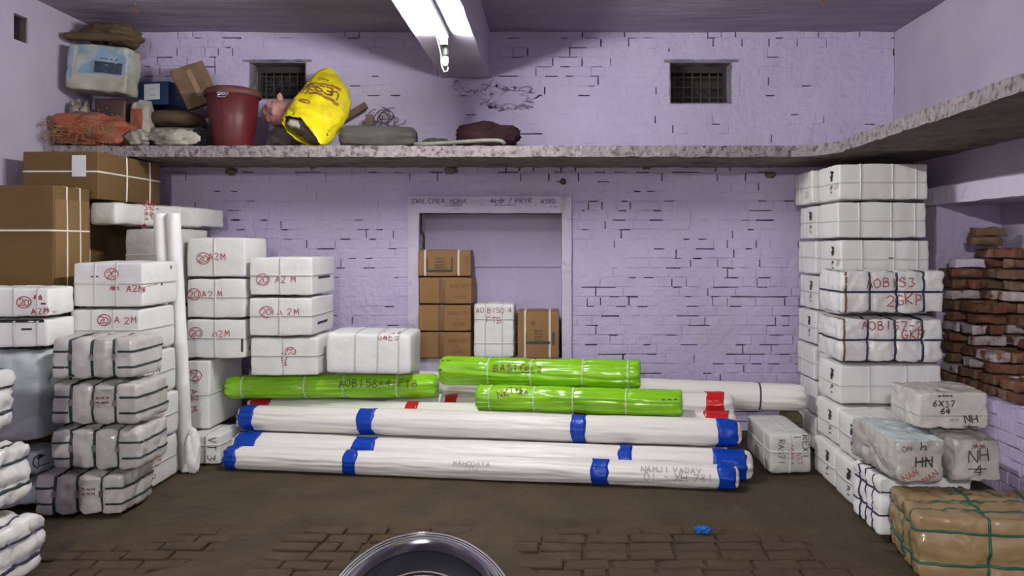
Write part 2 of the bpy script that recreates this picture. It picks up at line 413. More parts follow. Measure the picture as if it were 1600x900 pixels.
def strap(o, ax, s, sw, m, off=0.0045, name='strap', skip=None, clip=None):
    bv, w, d, h = BV[o.name]
    hd = (w / 2, d / 2, h / 2)
    t = 'xyz'.index(ax)
    o1, o2 = [k for k in range(3) if k != t]
    pos = s * hd[t]
    rows = []
    for e in (-1, -0.8, 0.8, 1):
        ring = []
        cen = Vector((0, 0, h / 2)); cen[t] += pos + e * sw / 2
        N = 26
        per = []
        A, B = hd[o1], hd[o2]
        for i in range(N): per.append((-A + 2 * A * i / N, -B))
        for i in range(N): per.append((A, -B + 2 * B * i / N))
        for i in range(N): per.append((A - 2 * A * i / N, B))
        for i in range(N): per.append((-A, B - 2 * B * i / N))
        for x, y in per:
            # aim inwards from a rounded outer loop
            q = Vector((0, 0, 0)); q[o1] = x * 1.6; q[o2] = y * 1.6
            tgt = Vector((0, 0, 0)); tgt[o1] = x * 0.55; tgt[o2] = y * 0.55
            dr = (tgt - q).normalized()
            hit, nn, idx, dist = bv.ray_cast(cen + q, dr)
            if hit is None: hit = cen + tgt * (1 / 0.55) * 0.98
            ring.append(hit - dr * (off if abs(e) < 1 else -0.001))
        rows.append(ring)
    n = len(rows[0])
    V = [v for rr in rows for v in rr]
    Fc = []
    for a in range(3):
        for i in range(n):
            j = (i + 1) % n
            if skip and V[a * n + i].y < -d * .38 and skip[0] * w / 2 < V[a * n + i].x < skip[1] * w / 2: continue
            Fc.append((a * n + i, a * n + j, (a + 1) * n + j, (a + 1) * n + i))
    so = mobj(name, V, Fc, m, o, smooth=True)
    if clip is not None:
        cz = h / 2 + clip * h / 2
        hit, nn, idx, dist = bv.ray_cast(Vector((pos, -d, cz)), Vector((0, 1, 0)))
        if hit is not None:
            g = Geo(); g.box(-sw * .75, sw * .75, -.006, .004, -.018, .018)
            g.build('strap_clip', 'steel', so, loc=hit + Vector((0, -off, 0)))
    return so


FONT = {
    'A': [[(0, 0), (2, 6), (4, 0)], [(.8, 2.2), (3.2, 2.2)]], 'B': [[(0, 0), (0, 6), (3, 5.6), (3.2, 4), (0, 3.2), (3.6, 2.6), (3.4, .5), (0, 0)]],
    'C': [[(4, 5.2), (2, 6), (0, 4), (0, 2), (2, 0), (4, .8)]], 'D': [[(0, 0), (0, 6), (3, 5), (4, 3), (3, 1), (0, 0)]],
    'E': [[(4, 6), (0, 6), (0, 0), (4, 0)], [(0, 3), (3, 3)]], 'F': [[(4, 6), (0, 6), (0, 0)], [(0, 3), (3, 3)]],
    'G': [[(4, 5), (2, 6), (0, 4), (0, 2), (2, 0), (4, 1), (4, 2.6), (2.4, 2.6)]], 'H': [[(0, 0), (0, 6)], [(4, 0), (4, 6)], [(0, 3), (4, 3)]],
    'I': [[(2, 0), (2, 6)]], 'J': [[(3, 6), (3, 1), (1.5, 0), (0, 1.2)]], 'K': [[(0, 0), (0, 6)], [(4, 6), (0, 2.6), (4, 0)]],
    'L': [[(0, 6), (0, 0), (3.6, 0)]], 'M': [[(0, 0), (.4, 6), (2, 2), (3.6, 6), (4, 0)]], 'N': [[(0, 0), (0, 6), (4, 0), (4, 6)]],
    'O': [[(2, 6), (0, 4.5), (0, 1.5), (2, 0), (4, 1.5), (4, 4.5), (2, 6)]], 'P': [[(0, 0), (0, 6), (3.5, 5.6), (3.5, 3.4), (0, 2.8)]],
    'Q': [[(2, 6), (0, 4.5), (0, 1.5), (2, 0), (4, 1.5), (4, 4.5), (2, 6)], [(2.5, 1.5), (4.4, -.6)]],
    'R': [[(0, 0), (0, 6), (3.5, 5.6), (3.5, 3.6), (0, 3), (4, 0)]], 'S': [[(4, 5.2), (2, 6), (0, 4.8), (1, 3.4), (3.4, 2.6), (4, 1.2), (2, 0), (0, .8)]],
    'T': [[(0, 6), (4, 6)], [(2, 6), (2, 0)]], 'U': [[(0, 6), (0, 1.4), (2, 0), (4, 1.4), (4, 6)]], 'V': [[(0, 6), (2, 0), (4, 6)]],
    'W': [[(0, 6), (1, 0), (2, 4), (3, 0), (4, 6)]], 'X': [[(0, 0), (4, 6)], [(0, 6), (4, 0)]], 'Y': [[(0, 6), (2, 3), (4, 6)], [(2, 3), (2, 0)]],
    'Z': [[(0, 6), (4, 6), (0, 0), (4, 0)]], '0': [[(2, 6), (0, 4.5), (0, 1.5), (2, 0), (4, 1.5), (4, 4.5), (2, 6)]],
    '1': [[(1, 4.6), (2.2, 6), (2.2, 0)]], '2': [[(0, 4.8), (1.6, 6), (3.6, 5), (3, 3), (0, 0), (4, 0)]],
    '3': [[(0, 5.6), (3.4, 5.6), (1.6, 3.4), (3.8, 2), (2, 0), (0, .6)]], '4': [[(3, 0), (3, 6), (0, 2), (4.2, 2)]],
    '5': [[(4, 6), (.4, 6), (.2, 3.4), (3, 3.6), (4, 1.6), (2, 0), (0, .6)]], '6': [[(3.4, 6), (.6, 3), (0, 1.2), (2, 0), (4, 1.2), (3, 3), (.4, 2.4)]],
    '7': [[(0, 6), (4, 6), (1.4, 0)]], '8': [[(2, 3.2), (.4, 4.6), (2, 6), (3.6, 4.6), (2, 3.2), (0, 1.5), (2, 0), (4, 1.5), (2, 3.2)]],
    '9': [[(3.6, 4.6), (2, 6), (.2, 4.6), (1.8, 3), (3.6, 4.6), (2.6, 0)]], '=': [[(0.5, 2.2), (3.5, 2.2)], [(0.5, 3.8), (3.5, 3.8)]],
    ',': [[(1.6, .8), (1.2, -1)]], '/': [[(0, -0.6), (3.4, 6.4)]], '-': [[(.5, 3), (3.5, 3)]], '.': [[(1.8, 0), (2.2, .5)]],
    'h': [[(0, 0), (0, 6)], [(0, 2.5), (2, 3.4), (3, 2.4), (3, 0)]], 'n': [[(0, 0), (0, 3.6)], [(0, 2.6), (1.6, 3.6), (3, 2.6), (3, 0)]],
    '~': [[(0, 1), (1, 4), (2, 1), (3, 4.4), (4, 1)], [(0, 2.6), (4.2, 3.4)], [(0, 3.4), (4, 2)]],
    '_': [[(-.6, -1), (4.6, -1)]], '@': [[(0, 1), (1.2, 4.6), (2, 2), (3, 5), (4, .8), (1, 2), (3.6, 3.2), (.4, 4)]],
}


def circle(cx, cy, rx, ry):
    return [[(cx + rx * math.cos(t * 0.3142), cy + ry * math.sin(t * 0.3142)) for t in range(22)]]


def text_lines(s, size, rot=0.0, seed=0, jit=0.12, gap=1.6, mirror=False):
    """polylines of handwriting centred on 0,0 ; size = letter height"""
    rg = random.Random(seed)
    k = size / 6.0
    out = []
    x = 0.0
    for ch in s:
        if ch == ' ': x += 3.4; continue
        jx, jy = rg.uniform(-.4, .4), rg.uniform(-.5, .5)
        for pl in FONT.get(ch, []):
            out.append([(x + px + jx + rg.uniform(-jit, jit) * 2, py + jy + rg.uniform(-jit, jit) * 2) for px, py in pl])
        x += 4 + gap
    w = x - gap
    res = []
    c, sn = math.cos(math.radians(rot)), math.sin(math.radians(rot))
    for pl in out:
        q = []
        for px, py in pl:
            a, b = (px - w / 2) * k, (py - 3) * k
            if mirror: a = -a
            q.append((a * c - b * sn, a * sn + b * c))
        res.append(q)
    return res


def ribbons(lines, width, proj, name, m, parent):
    """lines: 2-D polylines; proj(u,v)->3-D point on the surface"""
    V, Fc = [], []
    for pl in lines:
        pts = []
        for i in range(len(pl) - 1):
            (x0, y0), (x1, y1) = pl[i], pl[i + 1]
            n = max(1, int(math.hypot(x1 - x0, y1 - y0) / 0.011))
            for t in range(n): pts.append((x0 + (x1 - x0) * t / n, y0 + (y1 - y0) * t / n))
        pts.append(pl[-1])
        base = len(V)
        for i, (x, y) in enumerate(pts):
            x0, y0 = pts[max(0, i - 1)]; x1, y1 = pts[min(len(pts) - 1, i + 1)]
            dx, dy = x1 - x0, y1 - y0
            l = math.hypot(dx, dy) or 1
            nx, ny = -dy / l * width / 2, dx / l * width / 2
            V.append(proj(x + nx, y + ny)); V.append(proj(x - nx, y - ny))
        for i in range(len(pts) - 1):
            a = base + 2 * i
            Fc.append((a, a + 1, a + 3, a + 2))
    if not V: return None
    return mobj(name, V, Fc, m, parent)


def face_proj(o, face, cu, cv, off=0.005):
    """cu,cv in -1..1 on that face"""
    bv, w, d, h = BV[o.name]

    def pr(u, v):
        if face == 'front': org = Vector((cu * w / 2 + u, -d, h / 2 + cv * h / 2 + v)); dr = Vector((0, 1, 0)); fb = Vector((org.x, -d / 2, org.z))
        elif face == 'left': org = Vector((-w, -(cu * d / 2 + u), h / 2 + cv * h / 2 + v)); dr = Vector((1, 0, 0)); fb = Vector((-w / 2, org.y, org.z))
        elif face == 'right': org = Vector((w, cu * d / 2 + u, h / 2 + cv * h / 2 + v)); dr = Vector((-1, 0, 0)); fb = Vector((w / 2, org.y, org.z))
        else: org = Vector((cu * w / 2 + u, cv * d / 2 + v, 2 * h)); dr = Vector((0, 0, -1)); fb = Vector((org.x, org.y, h))
        hit, n, i, dist = bv.ray_cast(org, dr)
        if hit is None: hit = fb
        return hit - dr * off
    return pr


def mark(o, s, face='front', cu=0, cv=0, size=0.05, m='ink_red', w=0.006, rot=0, mirror=False, gap=1.6, label=None, circ=False):
    sd = int(rnd.random() * 1e6)
    words = s.split(' ')
    if len(words) > 1 and not circ:
        for i in range(len(words)):
            ms = ' '.join(w_ if i == j else '\x01' * len(w_) for j, w_ in enumerate(words))
            ob = ribbons(text_lines(ms, size, rot, sd, mirror=mirror, gap=gap), w, face_proj(o, face, cu, cv), 'marking', m, o)
        return ob
    L = text_lines(s, size, rot, sd, mirror=mirror, gap=gap)
    if circ: L = L + circle(0, 0, size * (0.38 * len(s) + 0.25), size * 0.85)
    ob = ribbons(L, w, face_proj(o, face, cu, cv), 'marking', m, o)
    return ob


def a2m(o, face='front', cu=-0.4, cv=0.0, size=0.05, m='ink_red', rot=0, words='A2M', scrib=False, du=0.17, dv=0.0):
    bv, w, d, h = BV[o.name]
    mark(o, '20', face, cu, cv, size, m, circ=True, w=0.006, rot=rot, gap=0.6)
    if rot == 0:
        fw = (w if face == 'front' else d) / 2
        mark(o, words, face, cu + du / fw, cv + dv / (h / 2), size, m, w=0.006)
        if scrib: mark(o, '@@', face, cu + (du - 0.02) / fw, cv + (dv + 0.07) / (h / 2), size, m, w=0.011, gap=-1)
    else:
        mark(o, words, face, cu - 0.02, cv - 0.15 / (h / 2), size, m, w=0.006, rot=rot)


def quad_on(o, face, cu, cv, w, h, m, name, t=0.004, n=6):
    """flat printed sheet / tape laid on the surface of a package"""
    pr = face_proj(o, face, cu, cv, t)
    V, Fc = [], []
    for i in range(n + 1):
        for j in range(n + 1):
            V.append(pr(-w / 2 + w * i / n, -h / 2 + h * j / n))
    for i in range(n):
        for j in range(n):
            a = i * (n + 1) + j
            Fc.append((a, a + n + 1, a + n + 2, a + 1))
    return mobj(name, V, Fc, m, o, smooth=True)


def slot(o, face, cu, cv, w=0.05, h=0.012):
    return quad_on(o, face, cu, cv, w, h, 'ink_black', 'hand_slot', 0.0025, 2)  # flat black patch stands in for the shade inside a slot


def roll(name, label, cat, p0, p1, R, m, group=None, taper=0.10, tip=0.5, amp=0.05, seed=None, tapes=(), ties=(), tie_m='string', step=0.035,
         flat=0.94, na=60):
    seed = seed if seed is not None else rnd.random() * 50
    p0, p1 = Vector(p0), Vector(p1)
    L = (p1 - p0).length
    q = (p1 - p0).to_track_quat('X', 'Z')
    tp = taper if isinstance(taper, (tuple, list)) else (taper, taper)

    def rad(x, t):
        cc, ss = math.cos(t), math.sin(t)
        k = 1 + amp * 0.8 * nzv((x * .9, cc * 1.1, ss * 1.1), 1, seed)
        wx = .35 * nzv((x * 1.3, cc, ss), 1, seed + 3)
        for fx, fa, wt in ((.55, 2.3, 1.0), (.9, 3.6, .75), (1.6, 5.2, .45)):
            g_ = abs(nzv((x * fx + seed, cc * fa + wx, ss * fa + wx), 1, seed + fa * 7))
            k -= amp * wt * max(0, 1 - g_ * 6.5) ** 1.5
        for tx in ties: k -= 0.07 * math.exp(-((x - tx * L / 2) / 0.03) ** 2)
        for tx, tw, _ in tapes: k -= 0.03 * math.exp(-((x - tx * L / 2) / (tw * 0.8)) ** 2)
        e = (L / 2 + x) / tp[0] if x < 0 else (L / 2 - x) / tp[1]
        if e < 1:
            e = max(0, e)
            fo = (1 - e) * 0.16 * math.sin(t * 7 + seed)
            k *= (tip + (1 - tip) * math.sqrt(e * (2 - e))) * (1 + fo)
        return R * k

    def ring(x, off=0.0, n=na):
        out = []
        for i in range(n):
            t = 2 * math.pi * i / n
            r = rad(x, t) + off
            out.append((x, r * math.cos(t), max(-R * flat - off * .3, r * math.sin(t))))
        return out
    ns = int(L / step)
    xs = sorted(set([-L / 2 + L * i / ns for i in range(ns + 1)] + [-L / 2 + tp[0] * .15, L / 2 - tp[1] * .15, -L / 2 + tp[0] * .4, L / 2 - tp[1] * .4]))
    V, Fc = [], []
    for x in xs: V += ring(x)
    for i in range(len(xs) - 1):
        for k in range(na):
            k2 = (k + 1) % na
            Fc.append((i * na + k, i * na + k2, (i + 1) * na + k2, (i + 1) * na + k))
    c0 = len(V); V.append((-L / 2 + .012, 0, 0))
    c1 = len(V); V.append((L / 2 - .012, 0, 0))
    for k in range(na):
        k2 = (k + 1) % na
        Fc.append((c0, k2, k))
        b = (len(xs) - 1) * na
        Fc.append((c1, b + k, b + k2))
    o = mobj(name, V, Fc, m, loc=(p0 + p1) / 2, quat=q, smooth=True)
    setp(o, label, cat, group)
    BV[o.name] = (BVHTree.FromPolygons([Vector(v) for v in V], Fc), L, 2 * R, 2 * R)

    def band(x0, x1, off, mm, nm, rag=0.0):
        n = max(2, int((x1 - x0) / 0.02))
        BVt, BF = [], []
        rows = [(x0, 0)] + [(x0 + (x1 - x0) * i / n, off) for i in range(n + 1)] + [(x1, 0)]
        for x, of in rows:
            rr = ring(min(L / 2, max(-L / 2, x)), of)
            if rag and (x == x0 or x == x1):
                rr = [(px + rag * nzv((py, pz, x), 14, seed), py, pz) for px, py, pz in rr]
            BVt += rr
        for i in range(len(rows) - 1):
            for k in range(na):
                k2 = (k + 1) % na
                BF.append((i * na + k, i * na + k2, (i + 1) * na + k2, (i + 1) * na + k))
        mobj(nm, BVt, BF, mm, o, smooth=True)
    for tx, tw, tm in tapes: band(tx * L / 2 - tw / 2, tx * L / 2 + tw / 2, 0.004, tm, 'tape_band', 0.02)
    for tx in ties: band(tx * L / 2 - .006, tx * L / 2 + .006, 0.004, tie_m, 'tie_string')
    return o


def roll_mark(o, s, x, ang, size, m, w=0.006, rot=0):
    """x in -1..1 along, ang: elevation in degrees above the front horizontal (front is -y)"""
    bv, L, d, h = BV[o.name]
    R = d / 2

    def pr(u, v):
        t = math.radians(ang) + v / R
        dr = Vector((0, math.cos(t), -math.sin(t)))
        org = Vector((x * L / 2 + u, 0, 0)) - dr * 1.0
        hit, n, i, ds = bv.ray_cast(org, dr)
        if hit is None: hit = Vector((org.x, 0, 0)) - dr * R
        return hit - dr * 0.006
    sd = int(rnd.random() * 1e6)
    words = s.split(' ')
    for i in range(len(words)):
        ms = ' '.join(w_ if i == j else '\x01' * len(w_) for j, w_ in enumerate(words))
        ribbons(text_lines(ms, size, rot, sd), w, pr, 'marking', m, o)


def heap(name, label, cat, loc, hd, m, group=None, amp=0.25, f=1.6, e1=0.8, e2=0.8, nu=44, nv=22, seed=None, yaw=0, tilt=(0, 0), parent=None, flatb=True, detail=1.0):
    """crumpled soft body: superellipsoid with folds, origin at its base"""
    seed = seed if seed is not None else rnd.random() * 60
    V, Fc = [], []

    def sp(x, e): return math.copysign(abs(x) ** e, x)
    for j in range(nv + 1):
        ph = -math.pi / 2 + math.pi * j / nv
        for i in range(nu):
            th = 2 * math.pi * i / nu
            n = Vector((sp(math.cos(ph), e1) * sp(math.cos(th), e2), sp(math.cos(ph), e1) * sp(math.sin(th), e2), sp(math.sin(ph), e1)))
            k = 1 + amp * (0.8 * nzv(n, f, seed) + 0.7 * detail * (0.35 - abs(nzv(n, f * 1.9, seed + 3)) * 1.5) + 0.4 * detail * (0.3 - abs(nzv(n, f * 4.1, seed + 5)) * 1.4))
            z = n.z * hd[2] * k
            if flatb: z = max(z, -hd[2] * 0.98)
            V.append((n.x * hd[0] * k, n.y * hd[1] * k, z + hd[2]))
    for j in range(nv):
        for i in range(nu):
            i2 = (i + 1) % nu
            Fc.append((j * nu + i, j * nu + i2, (j + 1) * nu + i2, (j + 1) * nu + i))
    o = mobj(name, V, Fc, m, parent, loc=loc, smooth=True, rot=(math.radians(tilt[0]), math.radians(tilt[1]), math.radians(yaw)))
    if label: setp(o, label, cat, group)
    BV[o.name] = (BVHTree.FromPolygons([Vector(v) for v in V], Fc), 2 * hd[0], 2 * hd[1], 2 * hd[2])
    return o


# ------------------------------------------------------------------ room shell
XL, XR, YB, YF, ZC = -3.90, 2.96, 6.67, -5.0, 3.46
LEDGE_Y, LEDGE_X, LZ0, LZ1 = 5.87, 2.08, 2.285, 2.37
NICHE = (-1.167, 0.072, 0.63, 1.889)
WIN1 = (-2.64, -2.15, 2.878, 3.20)
WIN2 = (1.011, 1.545, 2.84, 3.20)
ALC = (3.2, 5.95, 0.52, 1.92)          # opening in the right wall: y0,y1,z0,z1


def cells(a0, a1, b0, b1, holes):
    A = sorted(set([a0, a1] + [h[0] for h in holes] + [h[1] for h in holes]))
    B = sorted(set([b0, b1] + [h[2] for h in holes] + [h[3] for h in holes]))
    out = []
    for i in range(len(A) - 1):
        for j in range(len(B) - 1):
            ca, cb = (A[i] + A[i + 1]) / 2, (B[j] + B[j + 1]) / 2
            if any(h[0] < ca < h[1] and h[2] < cb < h[3] for h in holes): continue
            out.append((A[i], A[i + 1], B[j], B[j + 1]))
    return out


BT = 0.055   # depth of the brick skin


def brick_mesh(l, h, var, thick=BT, bev=0.0035):
    rg = random.Random(var * 77 + int(l * 1000))
    j = lambda s=0.0025: rg.uniform(-s, s)
    V = [(-l / 2, thick, -h / 2), (l / 2, thick, -h / 2), (l / 2, thick, h / 2), (-l / 2, thick, h / 2),
         (-l / 2 + j(), bev, -h / 2 + j()), (l / 2 + j(), bev, -h / 2 + j()), (l / 2 + j(), bev, h / 2 + j()), (-l / 2 + j(), bev, h / 2 + j()),
         (-l / 2 + bev + j(), j(.0015), -h / 2 + bev + j()), (l / 2 - bev + j(), j(.0015), -h / 2 + bev + j()), (l / 2 - bev + j(), j(.0015), h / 2 - bev + j()), (-l / 2 + bev + j(), j(.0015), h / 2 - bev + j())]
    Fc = []
    for k in range(4):
        k2 = (k + 1) % 4
        Fc.append((k, k2, 4 + k2, 4 + k)); Fc.append((4 + k, 4 + k2, 8 + k2, 8 + k))
    Fc.append((8, 9, 10, 11))
    return V, Fc


BM = {}


def brick_skin(parent, s0, s1, z0, z1, holes, openness, single, m, place, rotz, maxn=300, course=0.0833, full=0.235, half=0.112, gap=0.009, mat_fn=None):
    """brick skin in the (s,z) plane; place(s,dep,z)->world; single(s,z)->priority of being an object of its own"""
    rg = random.Random(31)
    bricks, mort = [], []
    nc = int((z1 - z0) / course)
    hb = course - gap

    def blocked(a, b, c, d): return any(a < h[1] and b > h[0] and c < h[3] and d > h[2] for h in holes)

    def mortar(a, b, c, d):
        op = openness((a + b) / 2, (c + d) / 2)
        op *= 0.35 + 1.6 * max(0, noise.noise(Vector(((a + b) * 1.1, 4.0, (c + d) * 1.1))) + 0.25)
        x = rg.random()
        if x < op * .8: return
        rec = rg.uniform(0.0, 0.0022) if rg.random() > op * 2.2 else rg.uniform(0.0025, 0.009)
        mort.append((a, b, c, d, rec))
    for ci in range(nc + 1):
        zc = z0 + course * ci + hb / 2
        if zc + hb / 2 > z1: break
        header = ci % 2 == 1
        s = s0 - rg.random() * 0.2
        while s < s1:
            l = (half if header and rg.random() < .85 else full) * rg.uniform(0.96, 1.05)
            a, b = max(s, s0), min(s + l, s1)
            zt, zb = zc + hb / 2, zc - hb / 2
            # clip on openings
            for h in holes:
                if zb < h[3] and zt > h[2]:
                    if a < h[0] < b: b = h[0]
                    elif a < h[1] < b: a = h[1]
            if b - a > 0.03 and not blocked(a + .002, b - .002, zb + 0.01, zt - 0.01):
                bricks.append(((a + b) / 2, zc, round((b - a) / 0.005) * 0.005))
            if not blocked(s + l, s + l + gap, zb, zt) and s0 < s + l < s1 - gap:
                mortar(s + l - .0045, s + l + gap + .0045, zb - .001, zt + .001)
            s += l + gap
        t = s0
        while t < s1:
            w = rg.uniform(0.05, 0.11)
            if not blocked(t, min(t + w, s1), zc + hb / 2, zc + hb / 2 + gap): mortar(t, min(t + w, s1), zc + hb / 2 - .0045, zc + hb / 2 + gap + .0045)
            t += w
    order = sorted(range(len(bricks)), key=lambda i: -single(bricks[i][0], bricks[i][1]) * (1 + bricks[i][2]))
    own = set(i for i in order[:maxn] if single(bricks[i][0], bricks[i][1]) > 0)
    rv, rf = [], []
    cr, sr = math.cos(rotz), math.sin(rotz)
    for i, (s, z, l) in enumerate(bricks):
        var = rg.randrange(4)
        key = (l, round(hb, 4), var)
        if key not in BM:
            me = bpy.data.meshes.new('brick')
            V, Fc = brick_mesh(l, hb, var)
            me.from_pydata(V, [], Fc); me.materials.append(M[m]); me.update()
            BM[key] = (me, V, Fc)
        me, V, Fc = BM[key]
        op = openness(s, z)
        dep = rg.uniform(-0.0035, 0.003) * min(1, 0.25 + op * 3)
        loc = Vector(place(s, dep, z))
        if i in own:
            o = bpy.data.objects.new('brick', me)
            COL.objects.link(o); o.location = loc
            o.rotation_euler = (rg.uniform(-.01, .01), rg.uniform(-.012, .012) * op * 2, rotz)
            o.parent = parent
        else:
            n = len(rv)
            rv += [(loc.x + v[0] * cr - v[1] * sr, loc.y + v[0] * sr + v[1] * cr, loc.z + v[2]) for v in V]
            rf += [tuple(n + k for k in q) for q in Fc]
    if rv: setp(mobj('brick_courses', rv, rf, m, parent), kind='stuff')
    mv, mf = [], []
    for a, b, c, d, rec in mort:
        n = len(mv)
        for (ss, dd, zz) in ((a, rec, c), (b, rec, c), (b, rec, d), (a, rec, d), (a, BT, c), (b, BT, c), (b, BT, d), (a, BT, d)):
            mv.append(tuple(place(ss, dd, zz)))
        mf += [tuple(n + k for k in q) for q in ((0, 1, 2, 3), (4, 5, 1, 0), (5, 6, 2, 1), (6, 7, 3, 2), (7, 4, 0, 3))]
    setp(mobj('mortar', mv, mf, m, parent), kind='stuff')


# back wall: backing behind the brick skin
g = Geo()
for c in cells(XL - .3, XR + .8, -0.1, ZC + .1, [NICHE, WIN1, WIN2]): g.box(c[0], c[1], YB + BT - .004, YB + .34, c[2], c[3])
wall_back = setp(g.build('wall_back', 'raw_mortar'), kind='structure')
FRAME = (-1.262, 0.155, 0.50, 2.033)


def open_back(x, z):
    if z > 2.37:
        o = 0.05
        if z > 3.36: o = 0.30
        if -0.5 < x < 0.45 and z > 3.0: o = 0.35
        if x < -2.9: o = 0.30
        return o
    if z > 2.19: return 0.55
    if z > 2.0: return 0.05
    if x > 0.1: return 0.34 if x < 2.2 else 0.2
    if x < -2.75: return 0.5
    return 0.22 if z < 1.75 else 0.14


def single_back(x, z):
    if 0.17 < x < 2.2 and 0.56 < z < 1.96: return 3.0
    if -3.3 < x < -1.28 and 1.05 < z < 2.2: return 1.5
    return 0.0


brick_skin(wall_back, XL, XR, 0.0, ZC + .09, [NICHE, WIN1, WIN2, FRAME], open_back, single_back, 'paint',
           lambda s, d, z: (s, YB + d, z), 0.0)

g = Geo()
for (a, b, c, d) in (WIN1, WIN2, FRAME):
    for q in ((a - .09, a, c - .09, d + .09), (b, b + .09, c - .09, d + .09), (a, b, d, d + .09), (a, b, c - .09, c)): g.box(q[0], q[1], YB + .004, YB + BT, q[2], q[3])
g.build('plaster_surround', 'paint', wall_back)
# niche lining and raised frame
n0, n1, n2, n3 = NICHE
g = Geo()
g.box(n0 - .05, n1 + .05, YB + .30, YB + .34, n2 - .05, n3 + .05)
g.build('niche_back', 'paint', wall_back)
g = Geo()
g.box(n0 - .01, n1 + .01, YB + .285, YB + .302, 1.415, 1.45)
g.build('plaster_ridge', 'paint', wall_back)


def slab(name, x0, x1, y0, y1, z0, z1, m, step=.05, amp=.004, f=9, parent=None, seed=1, mats=None, under=None):
    nx, ny, nz = [max(1, int((b - a) / step)) for a, b in ((x0, x1), (y0, y1), (z0, z1))]
    order, faces = lattice(nx, ny, nz)
    V = []
    for i, j, k in order:
        p = Vector((x0 + (x1 - x0) * i / nx, y0 + (y1 - y0) * j / ny, z0 + (z1 - z0) * k / nz))
        d = Vector((nzv(p, f, seed), nzv(p, f, seed + 9), nzv(p, f, seed + 17))) * amp + \
            Vector((nzv(p, f * 3, seed + 2), nzv(p, f * 3, seed + 5), nzv(p, f * 3, seed + 7))) * amp * .6
        V.append(p + d)
    o = mobj(name, V, faces, mats or m, parent)
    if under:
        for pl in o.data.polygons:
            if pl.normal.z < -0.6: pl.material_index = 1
    return o


g0 = FRAME
slab('niche_lintel', g0[0], g0[1], YB - .03, YB + .03, n3, g0[3], 'trim', .03, .003, 8, wall_back, 3)
slab('niche_jamb', g0[0], n0, YB - .028, YB + .30, g0[2], n3, 'trim', .03, .003, 8, wall_back, 5)
slab('niche_jamb', n1, g0[1], YB - .028, YB + .30, g0[2], n3, 'trim', .03, .003, 8, wall_back, 8)
slab('niche_sill', n0, n1, YB - .02, YB + .30, g0[2], n2, 'trim', .03, .003, 8, wall_back, 11)
# pencilled list of place codes on the lintel


def lintel_text(s, u, z, size, w=.006):
    ribbons(text_lines(s, size, 0, len(s) * 7, gap=1.3), w, lambda a, b: Vector((u + a, YB - .036, z + b)), 'wall_writing', 'ink_blue', wall_back)


PXB = F / YB


def bx(u): return (u - 865) / PXB


def bz(v): return H + (385 - v) / PXB


lintel_text('SWN,', bx(657), bz(314.5), .042)
lintel_text('CPRA,', bx(686), bz(314.5), .042)
lintel_text('MDNA', bx(717), bz(314.5), .042)
lintel_text(',', bx(754), bz(316), .04)
lintel_text('ALD', bx(777), bz(314.5), .042)
lintel_text('/', bx(798), bz(314), .05)
lintel_text('PRYR', bx(819), bz(314), .042)
lintel_text(',', bx(838), bz(317), .04)
lintel_text('AYBD', bx(857), bz(314.5), .038)
lintel_text('F=0', bx(866), bz(323.5), .022, .003)
ribbons([[(bx(766), bz(315)), (bx(789), bz(313.6))], [(bx(771), bz(321.5)), (bx(806), bz(321))], [(bx(693), bz(322.5)), (bx(723), bz(321))]],
        .005, lambda a, b: Vector((a, YB - .036, b)), 'wall_writing', 'ink_blue', wall_back)

# small barred windows high in the wall
for wi, (a, b, c, d) in enumerate((WIN1, WIN2)):
    w = empty('window_%d' % (wi + 1), ((a + b) / 2, YB + .2, c)); setp(w, kind='structure')
    ox, oy, oz = w.location
    L = lambda *q: [q[0] - ox, q[1] - ox, q[2] - oy, q[3] - oy, q[4] - oz, q[5] - oz]
    g = Geo(); g.box(*L(a - .02, b + .02, YB + .31, YB + .34, c - .02, d + .02)); g.build('shutter', 'dark_wood', w)  # near-black panel painted in for the dark of the recess
    g = Geo()
    t = .035
    fr = YB + .17
    for q in ((a, a + t, fr, fr + .05, c, d), (b - t, b, fr, fr + .05, c, d), (a + t, b - t, fr, fr + .05, c, c + t), (a + t, b - t, fr, fr + .05, d - t * 1.6, d)): g.box(*L(*q))
    g.build('window_frame', 'dark_wood', w)
    for k in range(6):
        x = a + t + (b - a - 2 * t) * (k + .5) / 6
        g = Geo(); g.tube([(x - ox, fr + .025 - oy, c + t - oz), (x - ox, fr + .025 - oy, d - t * 1.6 - oz)], .006, 6); g.build('window_bar', 'wire', w)
    g = Geo()
    for k in range(3):
        z = c + (d - c) * (k + 1) / 4
        g.tube([(a + t - ox, fr + .02 - oy, z - oz), (b - t - ox, fr + .02 - oy, z - oz)], .005, 6)
    for k in range(7):
        cx, cz, rr = a + .08 + (b - a - .16) * rnd.random(), c + .08 + .16 * rnd.random(), .03 + .02 * rnd.random()
        g.tube([(cx + rr * math.cos(q * .5) - ox, fr + .02 - oy, cz + rr * math.sin(q * .5) - oz) for q in range(11)], .0035, 5)
    g.build('window_scrollwork', 'wire', w)
    g = Geo()
    for q in ((a - .004, a + .006, YB + .0, fr, c, d), (b - .006, b + .004, YB + .0, fr, c, d), (a, b, YB + .0, fr, d - .006, d + .004), (a, b, YB + .0, fr, c - .004, c + .006)): g.box(*L(*q))
    g.build('reveal', 'grime_stone', w)
    slab('lintel_slab', a - .05 - ox, b + .05 - ox, YB - .012 - oy, YB + .04 - oy, d - oz, d + .022 - oz, 'grime_stone', .02, .004, 12, w, 4)

